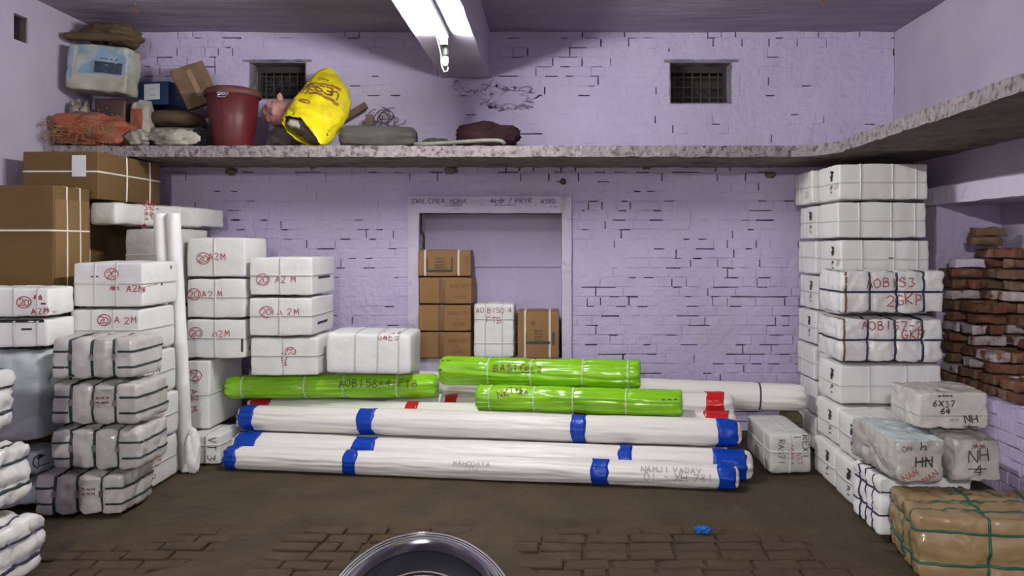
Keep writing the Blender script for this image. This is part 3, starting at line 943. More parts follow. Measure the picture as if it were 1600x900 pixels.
# left wall
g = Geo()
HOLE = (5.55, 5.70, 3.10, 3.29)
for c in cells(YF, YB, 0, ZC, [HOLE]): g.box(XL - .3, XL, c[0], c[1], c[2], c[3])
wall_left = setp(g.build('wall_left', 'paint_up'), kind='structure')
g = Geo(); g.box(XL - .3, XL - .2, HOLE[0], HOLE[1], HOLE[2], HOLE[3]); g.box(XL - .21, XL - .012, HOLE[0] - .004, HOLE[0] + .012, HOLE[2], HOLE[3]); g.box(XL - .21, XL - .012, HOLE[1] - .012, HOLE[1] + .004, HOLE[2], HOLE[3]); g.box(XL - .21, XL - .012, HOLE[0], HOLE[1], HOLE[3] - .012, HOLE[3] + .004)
g.build('hole_back', 'raw_mortar', wall_left)  # dark lining puts the hole's shade into its colour
# right wall with an alcove
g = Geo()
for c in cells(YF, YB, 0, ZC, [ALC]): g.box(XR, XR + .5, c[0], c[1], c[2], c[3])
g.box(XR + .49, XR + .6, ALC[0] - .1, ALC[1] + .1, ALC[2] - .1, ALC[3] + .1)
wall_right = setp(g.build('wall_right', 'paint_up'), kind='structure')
slab('alcove_jamb', XR - .01, XR + .49, ALC[1] - .03, ALC[1] + .01, ALC[2], ALC[3], 'paint', .04, .010, 7, wall_right, 4)
slab('lintel_beam', XR - .035, XR + .05, 3.0, ALC[1] + .25, ALC[3], ALC[3] + .13, 'trim', .05, .005, 6, wall_right, 6)
# rough painted masonry below the alcove
brick_skin(wall_right, -5.95, -3.9, 0.0, 0.60, [], lambda s, z: .45, lambda s, z: 2.0 if -5.35 < s < -4.3 else 0, 'paint',
           lambda s, d, z: (XR - BT - .004 + d * 2.2, -s, z), -math.pi / 2, maxn=120)
g = Geo(); g.box(XR - .022, XR + .02, 3.9, 5.95, .0, .59); g.build('masonry_core', 'paint', wall_right)

# wall behind the camera, unseen; its grey is chosen to cut lilac bounce
g = Geo(); g.box(XL - .3, XR + .5, YF - .2, YF, 0, ZC)
setp(g.build('wall_front', 'shutter_grey'), kind='structure')

# ceiling: wavy plastered slab, and the beam
nx, ny = 150, 120
V, Fc = [], []
for j in range(ny + 1):
    for i in range(nx + 1):
        t = j / ny
        y = YF + (YB + .02 - YF) * (1 - (1 - t) ** 2.2)
        x = XL - .02 + (XR - XL + .04) * i / nx
        z = ZC + .010 * nzv((x * .7, y * 2.4, 0), 1.3, 3) + .006 * nzv((x, y * 2, 0), 4.5, 8)
        V.append((x, y, z))
for j in range(ny):
    for i in range(nx):
        a = j * (nx + 1) + i
        Fc.append((a, a + nx + 1, a + nx + 2, a + 1))
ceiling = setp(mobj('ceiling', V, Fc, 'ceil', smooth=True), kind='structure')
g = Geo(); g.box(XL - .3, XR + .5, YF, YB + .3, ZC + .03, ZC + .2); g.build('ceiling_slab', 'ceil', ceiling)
for (u, v) in ((213, 12), (1288, 4)):
    D = (ZC - .03 - H) * F / (385 - v)
    x = (u - 865) / F * D
    g = Geo(); g.tube([(x + .012 * math.cos(t * .55), D + .0, ZC - .03 + .035 * math.sin(t * .55)) for t in range(12)], .005, 6); g.build('ceiling_ring', 'tape_brown', ceiling)

BX0, BX1, BZ = -0.96, -0.555, 3.06
o = slab('ceiling_beam', BX0, BX1, YF, YB + .02, BZ, ZC + .02, 'beam', .08, .004, 4, None, 12)
setp(o, kind='structure')
# scar of broken plaster under the beam
o = heap('plaster_scar', None, None, (bx(795), YB - .003, bz(168)), (.20, .015, .085), 'paint', parent=wall_back, amp=.7, f=3.4, e1=.7, e2=.8, nu=40, nv=20, flatb=False)
o = heap('plaster_scar', None, None, (bx(738), YB - .003, bz(142)), (.14, .014, .05), 'paint', parent=wall_back, amp=.7, f=3.4, e1=.7, e2=.8, nu=40, nv=20, flatb=False)

# ledges
led = empty('ledge', (0, 0, 0)); setp(led, kind='structure')
slab('ledge_slab', XL, XR, LEDGE_Y, YB, LZ0, LZ1, None, .035, .007, 11, led, 2, mats=['ledge', 'ledge_under'], under=True)  # downward faces get the darker brown concrete
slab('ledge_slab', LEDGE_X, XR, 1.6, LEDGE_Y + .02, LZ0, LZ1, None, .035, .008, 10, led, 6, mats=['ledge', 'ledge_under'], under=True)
V = [(LEDGE_X - .28, LEDGE_Y + .01, LZ0), (LEDGE_X + .02, LEDGE_Y - .30, LZ0), (LEDGE_X + .02, LEDGE_Y + .02, LZ0), (LEDGE_X - .10, LEDGE_Y - .07, LZ0)]
V = [V[0], V[3], V[1], V[2]]
V = V + [(x, y, LZ1) for x, y, z in V]
mobj('ledge_corner', V, [(0, 1, 2, 3), (7, 6, 5, 4), (0, 4, 5, 1), (1, 5, 6, 2)], 'ledge', led)
for u, v, sz in ((362, 270, .04), (705, 268, .045), (1203, 275, .035), (490, 262, .02), (1010, 262, .03)):    # crumbling mortar in the old scaffold holes
    heap('mortar_lump', None, None, (bx(u), YB - .015, bz(v) - sz * .5), (sz * 1.2, .03, sz * .7), 'ledge_under', parent=led, amp=.5, f=2.5, nu=18, nv=10, flatb=False)

# floor
nx, ny = 240, 150
V, Fc = [], []


def mud_edge(x): return 4.46 + .10 * noise.noise(Vector((x * 1.1, 2.2, 0))) + .05 * noise.noise(Vector((x * 4.3, 7.2, 0))) + (.10 if x > .6 else 0) * min(1, x - .6) * -2.0 - .03 * max(0, -x - 1)


for j in range(ny + 1):
    for i in range(nx + 1):
        x = XL + (XR - XL) * i / nx
        y = 3.0 + (YB - 3.0) * j / ny if j else YF
        z = -.004 + .003 * nzv((x, y, 0), 3.5, 5) + .0015 * nzv((x, y, 0), 12, 6)
        e = y - mud_edge(x)
        if e < 0.012: z -= .022 * min(1, (0.012 - e) / .03) * (1 if y > 3.05 else 0) * max(0, min(1, (noise.noise(Vector((x * 1.4, y * 1.6, 3))) + .10) * 9))
        elif e < .09: z += .016 * (1 - e / .09) * max(0, .35 + nzv((x, y, 0), 5, 2))
        V.append((x, y, min(z, .002 if y > 4.75 or y < 4.2 or x > 1.6 or x < -2.3 else .012)))
for j in range(ny):
    for i in range(nx):
        a = j * (nx + 1) + i
        Fc.append((a, a + 1, a + nx + 2, a + nx + 1))
floor = setp(mobj('floor', V, Fc, 'floor', smooth=True), kind='structure')
FB = {}
cnt = 0
yy = 3.25
row = 0
while yy < 4.62:
    xx = -2.7 + (row % 2) * .12 + rnd.uniform(-.03, .03)
    while xx < 2.0:
        l = rnd.choice((.235, .235, .235, .115)) if row % 3 else .235
        cx, cy = xx + l / 2, yy + .055
        if cy + .06 < mud_edge(cx) + rnd.uniform(-.04, .03) and noise.noise(Vector((cx * 1.4, cy * 1.6, 3))) > -.08 and cnt < 290:
            key = (l, rnd.randrange(3))
            if key not in FB:
                V, Fc = brick_mesh(l - .012, .100, key[1] + 5, thick=.03, bev=.008)
                V = [(a, c, -b) for a, b, c in V]
                me = bpy.data.meshes.new('brick'); me.from_pydata(V, [], [q[::-1] for q in Fc]); me.materials.append(M['floor_brick']); me.update()
                bm_ = bmesh.new(); bm_.from_mesh(me); bmesh.ops.recalc_face_normals(bm_, faces=bm_.faces); bm_.to_mesh(me); bm_.free()
                FB[key] = me
            o = bpy.data.objects.new('brick', FB[key]); COL.objects.link(o)
            o.location = (cx, cy, rnd.uniform(-.0105, .001)); o.rotation_euler = (rnd.uniform(-.035, .035), rnd.uniform(-.02, .02), rnd.uniform(-.05, .05))
            o.parent = floor; cnt += 1
        xx += l + .004
    yy += .114 + rnd.uniform(-.003, .006); row += 1


# ------------------------------------------------------------------ tube lights on the beam
def tube_light(label, y0, y1, tm, x=-.745, z=BZ - .004):
    t = empty('tube_light', (x, (y0 + y1) / 2, z)); setp(t, label, 'light')
    L = (y1 - y0) / 2
    g = Geo(); g.box(-.03, .03, -L, L, -.035, 0); g.build('batten', 'fixture', t)
    g = Geo(); g.tube([(0, -L + .03, -.058), (0, L - .03, -.058)], .019, 14); g.build('tube', tm, t)
    for s in (-1, 1):
        g = Geo(); g.box(-.026, .026, s * L - .03 if s > 0 else -L, L if s > 0 else -L + .03, -.085, -.03); g.build('end_holder', 'holder', t)
    return t


tl = tube_light('lit tube light fixed under the ceiling beam near the wall', 4.02, 5.24, 'tube')
g = Geo(); g.lathe([(.001, -.09), (.02, -.088), (.026, -.06), (.024, -.02), (.018, 0), (.001, 0)], 16); g.build('starter_holder', 'holder', tl, loc=(.0, .66, -.05))
g = Geo(); g.lathe([(.001, -.075), (.016, -.07), (.022, -.045), (.020, -.01), (.001, 0)], 16); g.build('bulb', 'fixture', tl, loc=(.0, .665, -.14))
g = Geo(); g.tube([(-.035, .3, -.02), (-.04, .58, -.06), (-.03, .66, -.14), (-.028, .67, -.21), (-.01, .67, -.25), (.012, .67, -.245), (.016, .67, -.22)], .004, 6); g.build('wire', 'strap_white', tl)
tube_light('bright tube light under the beam behind the viewpoint', -3.3, -2.1, 'tube_far')


# ------------------------------------------------------------------ long rolls on the floor
def yl(x, off): return 5.55 - .136 * (x + 2.37) + off


RG = 'long white rolls stacked on the floor'


def long_roll(label, x0, x1, off, z, R, tapes, **k):
    return roll('wrapped_roll', label, 'roll', (x0, yl(x0, off), z), (x1, yl(x1, off), z), R, 'roll', RG, tapes=tapes, **k)


def tp(x, x0, x1): return 2 * (x - x0) / (x1 - x0) - 1


B_, R_ = 'blue_tape', 'red_tape'
x0, x1 = -2.37, 1.22
w1 = long_roll('frontmost white roll on the floor with four blue tape bands', x0, x1, 0, .078, .083,
               [(tp(-2.31, x0, x1), .10, B_), (tp(-1.42, x0, x1), .085, B_), (tp(.32, x0, x1), .11, B_), (tp(1.14, x0, x1), .11, B_)], taper=.07, amp=.085)
roll_mark(w1, 'MAHODAYA', tp(-.55, x0, x1), 30, .035, 'ink_grey', .004)
roll_mark(w1, '1216', tp(-.55, x0, x1), 4, .03, 'ink_grey', .003)
roll_mark(w1, 'OI - XH 781', tp(.83, x0, x1), 5, .05, 'ink_grey', .005)
roll_mark(w1, 'NAMJI VADAV', tp(.78, x0, x1), 38, .04, 'ink_grey', .005)
x0, x1 = -2.40, 1.36
long_roll('second lowest white roll with blue tape, behind the frontmost roll', x0, x1, .212, .103, .103,
          [(tp(-2.27, x0, x1), .18, B_), (tp(-1.37, x0, x1), .16, B_), (tp(.50, x0, x1), .09, B_), (tp(1.21, x0, x1), .22, B_)], taper=.10, amp=.09)
x0, x1 = -2.40, 1.31
long_roll('thick white roll with blue tape lying on top of the two lowest rolls', x0, x1, .318, .294, .097,
          [(tp(-2.31, x0, x1), .12, B_), (tp(-1.38, x0, x1), .12, B_), (tp(.185, x0, x1), .10, B_), (tp(1.21, x0, x1), .14, B_)], taper=.10, amp=.10)
x0, x1 = -2.42, 1.33
long_roll('white roll with red tape bands lying behind the thick blue taped roll', x0, x1, .545, .302, .104,
          [(tp(-2.30, x0, x1), .16, R_), (tp(-1.08, x0, x1), .10, R_), (tp(.20, x0, x1), .085, R_), (tp(1.19, x0, x1), .17, R_)], taper=.08, amp=.09)
x0, x1 = -1.35, 1.36
w5 = roll('wrapped_roll', 'white roll with torn red tape at its right end, under the green rolls', 'roll', (x0, yl(x0, .775), .300), (x1, yl(x1, .76), .400), .105, 'roll', RG,
          tapes=[(tp(-.80, x0, x1), .09, R_), (tp(1.22, x0, x1), .14, R_)], taper=.10, amp=.08)
long_roll('white roll on the floor hidden under the red taped rolls', -2.38, 1.25, .42, .090, .092, [], taper=.09)
long_roll('white roll on the floor nearest the wall under the pile', -2.30, 1.15, .64, .095, .094, [], taper=.09)
w6 = roll('wrapped_roll', 'longest white roll lying against the brick wall, tied at its right end', 'roll', (-2.2, 6.50, .475), (1.97, 6.02, .415), .108, 'roll', RG,
          taper=(.1, .10), tip=.7, amp=.07, ties=(tp(1.62, -2.2, 1.97),), tie_m='strap_dark')

# green rolls
GG = 'lime green plastic rolls on the pile'
g1 = roll('green_roll', 'lime green roll on the left, under the white cartons', 'roll', (-2.55, 5.97, .505), (-.90, 6.00, .515), .093, 'green', GG, taper=(.14, .05), tip=.45, amp=.11,
          ties=(-.82, -.24, .12, .62), step=.025)
roll_mark(g1, 'AOBI58=4', .33, 22, .055, 'ink_dgreen', .006); roll_mark(g1, 'FTB', .73, 20, .055, 'ink_brown', .006)
g3 = roll('green_roll', 'lower right lime green roll in front of the topmost one', 'roll', (-.57, 5.735, .474), (.925, 5.53, .474), .098, 'green', GG, taper=(.05, .05), tip=.75, amp=.12,
          ties=(-.86, -.42, -.04, .47), step=.025)
roll_mark(g3, 'NKTH', -.66, 38, .05, 'ink_brown', .006, 20); roll_mark(g3, '8@', -.52, 38, .04, 'ink_brown', .006); roll_mark(g3, '---', .88, 22, .045, 'ink_dgreen', .010)
g2 = roll('green_roll', 'topmost lime green roll lying across the pile', 'roll', (-.87, 5.945, .642), (.65, 5.74, .642), .113, 'green', GG, taper=(.05, .05), tip=.75, amp=.12,
          ties=(-.5, -.07, .44, .88), step=.025)
roll_mark(g2, 'BASIC', -.28, 24, .055, 'ink_brown', .007); roll_mark(g2, 'SL2', -.04, 20, .05, 'ink_brown', .006)
roll_mark(g2, '--', -.93, 50, .045, 'ink_dgreen', .010); roll_mark(g2, '-', -.97, 10, .045, 'ink_dgreen', .012)

# ------------------------------------------------------------------ white wrapped cartons, middle left
S2 = (('x', -.02), ('z', .05))


def wc(label, X, Y, Z, m='white', group=None, straps=S2, **k):
    k.setdefault('r', .014); k.setdefault('bulge', .006); k.setdefault('wr', .009); k.setdefault('f', 4.0); k.setdefault('sw', .016); k.setdefault('pinch', .003)
    return package('wrapped_carton', label, 'carton', X, Y, Z, m, group, straps=straps, **k)


GA = 'white cartons stacked on the rolls'
o = wc('white carton standing on the green roll, lowest of its stack of three', (-2.285, -1.76), (5.76, 6.28), (.622, .920), group=GA)
mark(o, '20', 'front', .18, .25, .04, circ=True, rot=-75); mark(o, 'A2M', 'front', .0, -.12, .04, rot=-80)
o = wc('white carton in the middle of the stack on the green roll', (-2.29, -1.80), (5.74, 6.33), (.922, 1.222), group=GA); a2m(o, cu=-.42, cv=.25, words='A 2M', du=.16); slot(o, 'right', -.1, -.4, .25, .02)
o = wc('topmost white carton of the stack standing on the green roll', (-2.29, -1.80), (5.75, 6.35), (1.224, 1.526), group=GA); a2m(o, cu=-.55, cv=-.15, words='A2 M', du=.17); slot(o, 'right', 0, -.1, .3, .018)
o = wc('bright white carton with vertical folds beside the brown cartons, on the green roll', (-1.735, -1.075), (5.80, 6.27), (.628, .950), 'white_bright',
       straps=(('x', -.3), ('x', .22), ('x', .7)), wr=.008, r=.03, tilt=(0, 1.0)); mark(o, 'G@E5', 'front', .45, .8, .045)

GC = 'white cartons stacked beside the standing rolls'
o = wc('small white package on the floor marked VT 3', (-2.68, -2.425), (5.60, 6.0), (0, .225), group=GC, straps=(('x', .1), ('z', .3)))
mark(o, 'VT', 'front', .45, .4, .06, 'ink_black', rot=-90); mark(o, '3', 'front', .45, -.5, .06, 'ink_black', rot=-90)
quad_on(o, 'front', -.55, .3, .10, .13, 'paper', 'paper_label'); mark(o, 'TKT', 'front', -.65, .3, .04, rot=90); mark(o, '1234', 'front', -.4, .3, .03, rot=90)
o = wc('tall white carton turned on end, resting on the small VT package', (-2.755, -2.565), (5.74, 6.36), (.225, .752), group=GC, straps=(('z', .0),))
mark(o, '20', 'front', -.25, .55, .05, circ=True, rot=-80); mark(o, 'A2', 'front', -.25, .0, .05, rot=-80); mark(o, 'M', 'front', -.3, -.4, .05, rot=-80)
o = wc('third white carton from the top beside the standing rolls', (-2.76, -2.305), (5.75, 6.2), (.752, 1.058), group=GC); a2m(o, cu=-.66, cv=.3, words='A2M', du=.19); slot(o, 'front', .9, -.3, .03, .10)
o = wc('second white carton from the top beside the standing rolls', (-2.76, -2.305), (5.75, 6.2), (1.058, 1.364), group=GC); a2m(o, cu=-.72, cv=.2, words='A2 M', du=.14)
o = wc('top white carton of the stack right of the standing rolls', (-2.76, -2.305), (5.75, 6.19), (1.364, 1.672), group=GC, straps=(('x', -.05),)); a2m(o, cu=-.4, cv=-.05, words='A2M', du=.10, dv=.015)

# hidden column of white boxes under the long slab, top one in view
for k in range(3):
    wc(['plain white carton at the bottom behind the standing rolls', 'plain white carton in the middle behind the standing rolls',
        'plain greyish white carton under the long narrow package'][k], (-3.15, -2.78), (5.62, 6.2), (.58 * k, .58 * k + .578), 'white_grey', group='plain white cartons behind the standing rolls', straps=(('z', .3),))
o = package('long_package', 'long narrow grey white package lying across the stack tops', 'package', (-3.14, -2.90), (5.34, 6.54), (1.742, 1.922), 'white_grey', r=.025, bulge=.008, wr=.012, f=6, step=.03,
            straps=(('y', -.55), ('y', .1)), yaw=-13, tilt=(.0, 0))
mark(o, 'SNP', 'right', -.42, .30, .045, rot=-90); mark(o, 'AO816', 'right', -.52, .1, .045, rot=-90); mark(o, '-', 'right', -.33, .5, .05, 'ink_black')

# standing rolls
for k, (xb, xt, yb, lab) in enumerate(((-2.605, -2.715, 5.46, 'white cloth covered roll standing upright, right one of two'), (-2.70, -2.815, 5.47, 'white cloth covered roll standing upright, left one of two'))):
    roll('standing_roll', lab, 'roll', (xb, yb, .0 + .003), (xt, yb + .02, 1.835), .047 if k == 0 else .045, 'white_bright', 'white rolls standing upright', taper=(.03, .03), tip=.85, amp=.06, na=20, flat=2.0)
heap('loose_sleeve', 'loose white sleeve bunched round the foot of the standing roll', 'cloth', (-2.545, 5.42, 0), (.045, .035, .16), 'white_bright', amp=.35, f=1.4, nu=28, nv=20)

# ------------------------------------------------------------------ stack of white cartons, left
GD = 'white cartons stacked behind the strapped bales'
names = ['bottom white carton behind the strapped bales', 'second carton from the bottom behind the strapped bales', 'third carton from the bottom behind the strapped bales',
         'white carton second from top behind the strapped bales', 'top white carton with red scribbles behind the strapped bales']
for k in range(5):
    dx = (.0, .01, -.01, -.02, 0)[k]
    o = wc(names[k], (-3.10 + dx, -2.635 + dx), (4.93, 5.405), (.301 * k, .301 * k + .299), group=GD, straps=(('x', -.35), ('x', .25), ('z', .05)) if k > 2 else (('z', 0),), wr=.006, r=.018)
    if k == 4:
        a2m(o, cu=.12, cv=.45, size=.042, words='A2M', du=.15, dv=-.09); mark(o, '@@@', 'front', .2, -.15, .04, w=.006, gap=-1.6); slot(o, 'front', -.35, .35, .05, .008); slot(o, 'right', 0, .0, .02, .03)
        mark(o, '@', 'right', .55, .7, .035, 'ink_black', .005)
    elif k == 3:
        a2m(o, cu=.0, cv=.5, size=.042, words='A 2M', du=.135); slot(o, 'front', 0, -.15, .22, .03)
    else:
        mark(o, '20', 'right', -.2, .2, .045, circ=True, rot=-70); mark(o, 'A2', 'right', -.45, -.35, .045, rot=-70)

# strapped grey bales in front
GE = 'grey bales with dark straps in one stack'
names = ['bottom grey strapped bale, set forward on the floor', 'second grey strapped bale from the floor', 'third grey strapped bale from the floor', 'topmost grey strapped bale of the stack']
bl = (((-3.07, -2.52), 0), ((-2.98, -2.43), 2), ((-2.97, -2.43), -2), ((-2.975, -2.46), 1))
for k in range(4):
    X, yw = bl[k]
    o = package('strapped_bale', names[k], 'bale', X, (4.50, 4.90), (.268 * k, .268 * k + .272), 'bale', GE, r=.028, bulge=.010, wr=.016, f=6, step=.018,
                straps=(('x', -.52), ('x', -.02), ('x', .48)), strap_m='strap_dark', sw=.015, pinch=.016, yaw=yw, clip=.05)
    for zz in (.30, -.38): strap(o, 'z', zz, .014, 'strap_dark', skip=(-.56, .50))
    if k in (0, 2): quad_on(o, 'front', .22, .25, .13, .11, 'poly', 'paper_label', .002); mark(o, '~~~', 'front', .22, .3, .03, 'ink_brown', .004); mark(o, '~~~', 'front', .22, .1, .03, 'ink_brown', .004)

# ------------------------------------------------------------------ column at the left edge
o = package('plastic_bale', 'pale blue plastic bag on the floor under the grey sheeted bale', 'bale', (-3.66, -3.07), (4.58, 4.92), (0, .20), 'blue_bag', r=.045, bulge=.015, wr=.03, f=5, step=.024)
o = package('plastic_bale', 'pale blue plastic bag with black letters just under the grey sheeted bale', 'bale', (-3.66, -3.06), (4.58, 4.92), (.195, .40), 'blue_bag', r=.045, bulge=.015, wr=.03, f=5, step=.024)
mark(o, 'OAT', 'front', .62, .1, .08, 'ink_black', .007, mirror=True)
o = package('plastic_bale', 'large bale wrapped in creased blue grey sheeting at the left edge', 'bale', (-3.66, -3.055), (4.57, 4.93), (.40, .985), 'grey_sheet', r=.04, bulge=.015, wr=.035, f=3.5, step=.024)
o = wc('white carton with red scribble at the left edge, lower of two on the grey bale', (-3.64, -3.05), (4.60, 4.92), (.985, 1.165), 'white_bright', group='white cartons on the grey bale', straps=(('x', -.3), ('x', .3), ('x', .75)), yaw=5, r=.02)
slot(o, 'front', .55, .3, .06, .012); slot(o, 'front', .2, .85, .4, .02)
o = wc('white carton marked with a circled number at the left edge, on top of the column', (-3.64, -3.05), (4.60, 4.92), (1.168, 1.36), 'white_bright', group='white cartons on the grey bale', straps=(('x', -.3), ('x', .3), ('x', .75)), yaw=5, r=.02)
mark(o, '20', 'front', .50, .0, .04, circ=True, gap=.6); mark(o, '@@', 'front', .76, .35, .04, w=.01, gap=-1.5); mark(o, 'A2M', 'front', .80, -.55, .035); slot(o, 'front', .9, -.1, .05, .01)

# nearest bales at the lower left corner
GQ = 'white sheeted bales in the near left corner'
for k, lab in enumerate(('lowest white sheeted bale with navy straps in the near left corner', 'upper white sheeted bale with dark straps in the near left corner', 'topmost white sheeted bale at the left frame edge')):
    package('sheeted_bale', lab, 'bale', (-3.1 - .03 * k, -2.455 - .06 * k - (.03 if k == 2 else 0)), (3.35, 3.80), (.345 * k, .345 * k + .345), 'bale_white', GQ, r=.045, bulge=.02, wr=.032, f=6, step=.02,
            straps=(('x', .72), ('x', .2), ('z', .35), ('z', -.35)), strap_m='strap_navy' if k == 0 else 'strap_dark', sw=.012, pinch=.018)

# ------------------------------------------------------------------ brown cartons, left
def carton(label, X, Y, Z, m='carton', group=None, **k):
    k.setdefault('r', .008); k.setdefault('bulge', .004); k.setdefault('wr', .002); k.setdefault('step', .08)
    return package('carton', label, 'carton', X, Y, Z, m, group, **k)


GB = 'large brown cartons against the left wall'
o = carton('large brown carton standing on the floor behind the white sheeted column', (-3.86, -3.23), (4.96, 5.36), (0, .916), group=GB)
o = carton('big brown carton tied with white strapping at the left edge', (-3.86, -3.23), (4.96, 5.36), (.92, 2.0), group=GB, straps=(('z', .45), ('z', -.30), ('y', -.28), ('y', .42)), strap_m='strap_white', sw=.013)
quad_on(o, 'right', -.0, 0, .36, .9, 'carton_light', 'end_flap', .002)  # paler sheet over most of the right face
o = carton('brown carton on the floor in the back left corner', (-3.86, -3.37), (5.42, 6.3), (0, .948), group=GB)
o = carton('brown carton tied with white strapping under the long flat one', (-3.86, -3.37), (5.42, 6.3), (.952, 1.925), group=GB, straps=(('z', .78), ('y', -.62)), strap_m='strap_white', sw=.013)
o = carton('flat brown carton with a paper label, tied, on top under the ledge', (-3.74, -3.20), (5.40, 6.26), (1.93, 2.272), group=GB, straps=(('z', .15), ('y', -.15), ('y', .62)), strap_m='strap_white', sw=.013)
lb = quad_on(o, 'front', .50, .38, .10, .15, 'paper', 'paper_label', .006); mark(o, '~~~', 'front', .50, .42, .022, 'ink_grey', .004); mark(o, '~~', 'front', .52, .70, .02, 'ink_grey', .004)
mark(o, '~~~', 'front', .50, .05, .022, 'ink_grey', .004)

# ------------------------------------------------------------------ cartons in the niche
NZ = .632
GN = 'brown cartons in the niche'
pz = F / 6.62


def nx_(u): return (u - 865) / pz


for k in range(4):
    dx = (0, -.003, .012, -.006)[k]
    lab = ['lowest taped brown carton in the niche', 'second taped brown carton from the bottom in the niche', 'third brown carton in the niche, with a white strap at its side', 'strapped brown carton on top of the niche stack'][k]
    st = (('x', -.72), ('x', .52)) if k == 3 else ()
    w = (0, 0, 0, 0)[k]
    o = carton(lab, (nx_(653) + dx, nx_(737) + dx + w), (6.60, 6.90), (NZ + .2355 * k, NZ + .2355 * k + .2345), 'carton_mid', GN, straps=st, strap_m='strap_white', sw=.018, yaw=(-1, 1, -2, 2)[k], step=.04, wr=.004, bulge=.005)
    if k < 3:
        strap(o, 'x', -.12, .055, 'tape_brown', .002, 'packing_tape')
        mark(o, 'AOBISO', 'front', .50, .35, .03, 'ink_brown', .004); mark(o, 'AYBD', 'front', .55, -.45, .028, 'ink_brown', .004)
        if k != 2: mark(o, '=', 'front', .5, -.05, .03, 'ink_brown', .004)
    else:
        for q in (.35, .12, -.1, -.3): mark(o, '~~~~~', 'front', -.18, q, .018, 'ink_dgreen', .003)
        quad_on(o, 'front', -.18, -.56, .22, .018, 'ink_dgreen', 'print'); quad_on(o, 'front', -.64, -.08, .012, .12, 'ink_dgreen', 'print'); quad_on(o, 'front', .28, -.08, .012, .12, 'ink_dgreen', 'print')
        mark(o, 'A', 'front', .82, .4, .03, 'ink_brown', .004); mark(o, 'O', 'front', .82, .0, .03, 'ink_brown', .004); mark(o, '1', 'front', .82, -.5, .03, 'ink_brown', .004)
o = package('wrapped_carton', 'white strapped package standing upright between the brown niche cartons', 'package', (nx_(739), nx_(806)), (6.60, 6.88), (NZ, NZ + .485), 'white_bright', r=.025, bulge=.008, wr=.008, step=.03,
            straps=(('x', -.4), ('x', .4), ('z', -.45), ('z', .4)), strap_m='strap_clear', sw=.010, yaw=-2)
mark(o, 'AO BISO 4', 'front', 0, .72, .045, w=.005, gap=1.0); mark(o, 'FTB', 'front', 0, .38, .05, w=.006)
o = carton('brown carton with two white straps at the right of the niche', (nx_(808), nx_(874)), (6.60, 6.88), (NZ, NZ + .415), 'carton_mid', GN, straps=(('x', -.62), ('x', .55)), strap_m='strap_white', sw=.018, step=.04)
for q in (.18, .05, -.08, -.2): mark(o, '~~~~~', 'front', .0, q, .016, 'ink_dgreen', .003)
quad_on(o, 'front', .0, -.32, .21, .022, 'ink_dgreen', 'print'); quad_on(o, 'front', .72, -.15, .02, .11, 'ink_dgreen', 'print'); quad_on(o, 'front', -.58, -.15, .012, .11, 'ink_dgreen', 'print'); mark(o, '@', 'front', -.25, .5, .05, 'ink_brown', .005)


# ------------------------------------------------------------------ right hand stacks
GR = 'white strapped cartons in the tall right stack'


def rlabel(o, dz=0.0, du=.35):
    """black stencil on the left side of a carton, running downwards, and a red scrawl"""
    mark(o, 'M', 'left', du, .45 + dz, .055, 'ink_black', .014, rot=-90); mark(o, '@', 'left', du, .25 + dz, .05, 'ink_black', .012, rot=-90)
    mark(o, 'ILI', 'left', du, -.35 + dz, .035, 'ink_black', .008, rot=-90, gap=0)


HB = .2755
for k in range(8):
    dx = (0, .01, -.01, .0, .015, .0, .01, -.03)[k]
    lab = 'white carton in the rear column of the tall right stack, %s' % ['at the floor', 'second from the floor', 'third from the floor', 'fourth from the floor', 'fourth from the top', 'third from the top', 'second from the top', 'at the top'][k]
    o = wc(lab, (2.03 + dx, 2.63 + dx), (5.97, 6.40), (HB * k, HB * k + HB - .002), group=GR, straps=(('z', .0), ('y', .4)), wr=.007)
    if k in (3, 4, 6): rlabel(o)
    if k == 7: mark(o, '20', 'left', .5, -.4, .05, 'ink_grey', .005)
for k in range(8):
    dx = (0, .01, 0, -.01, .0, .01, -.01, 0)[k]
    lab = 'strapped carton in the middle column of the tall right stack, %s' % ['at the floor', 'second from the floor', 'third from the floor', 'fourth from the floor', 'fourth from the top', 'third from the top', 'second from the top', 'topmost'][k]
    o = wc(lab, (2.04 + dx, 2.695 + dx), (5.50, 5.935), (HB * k, HB * k + HB - .002), group=GR, straps=(('x', -.5), ('x', .2), ('x', .72), ('z', -.05)), sw=.012, pinch=.005, wr=.008, r=.016)
    if k in (4, 5, 7):
        rlabel(o)
        mark(o, '20', 'left', .75, -.2, .04, 'ink_red', .004)
    if k == 5: slot(o, 'front', .15, .0, .05, .012)
for k in range(3):
    dx = (-.02, .0, .01)[k]
    lab = 'white carton in the front column under the navy strapped bundles, %s' % ['at the floor', 'second from the floor', 'third from the floor'][k]
    o = wc(lab, (1.865 + dx, 2.555 + dx), (5.05, 5.48), (HB * k, HB * k + HB - .002), group=GR, straps=(('x', -.4), ('x', .3), ('z', -.05)), sw=.012, pinch=.005, wr=.009, r=.018)
    rlabel(o)
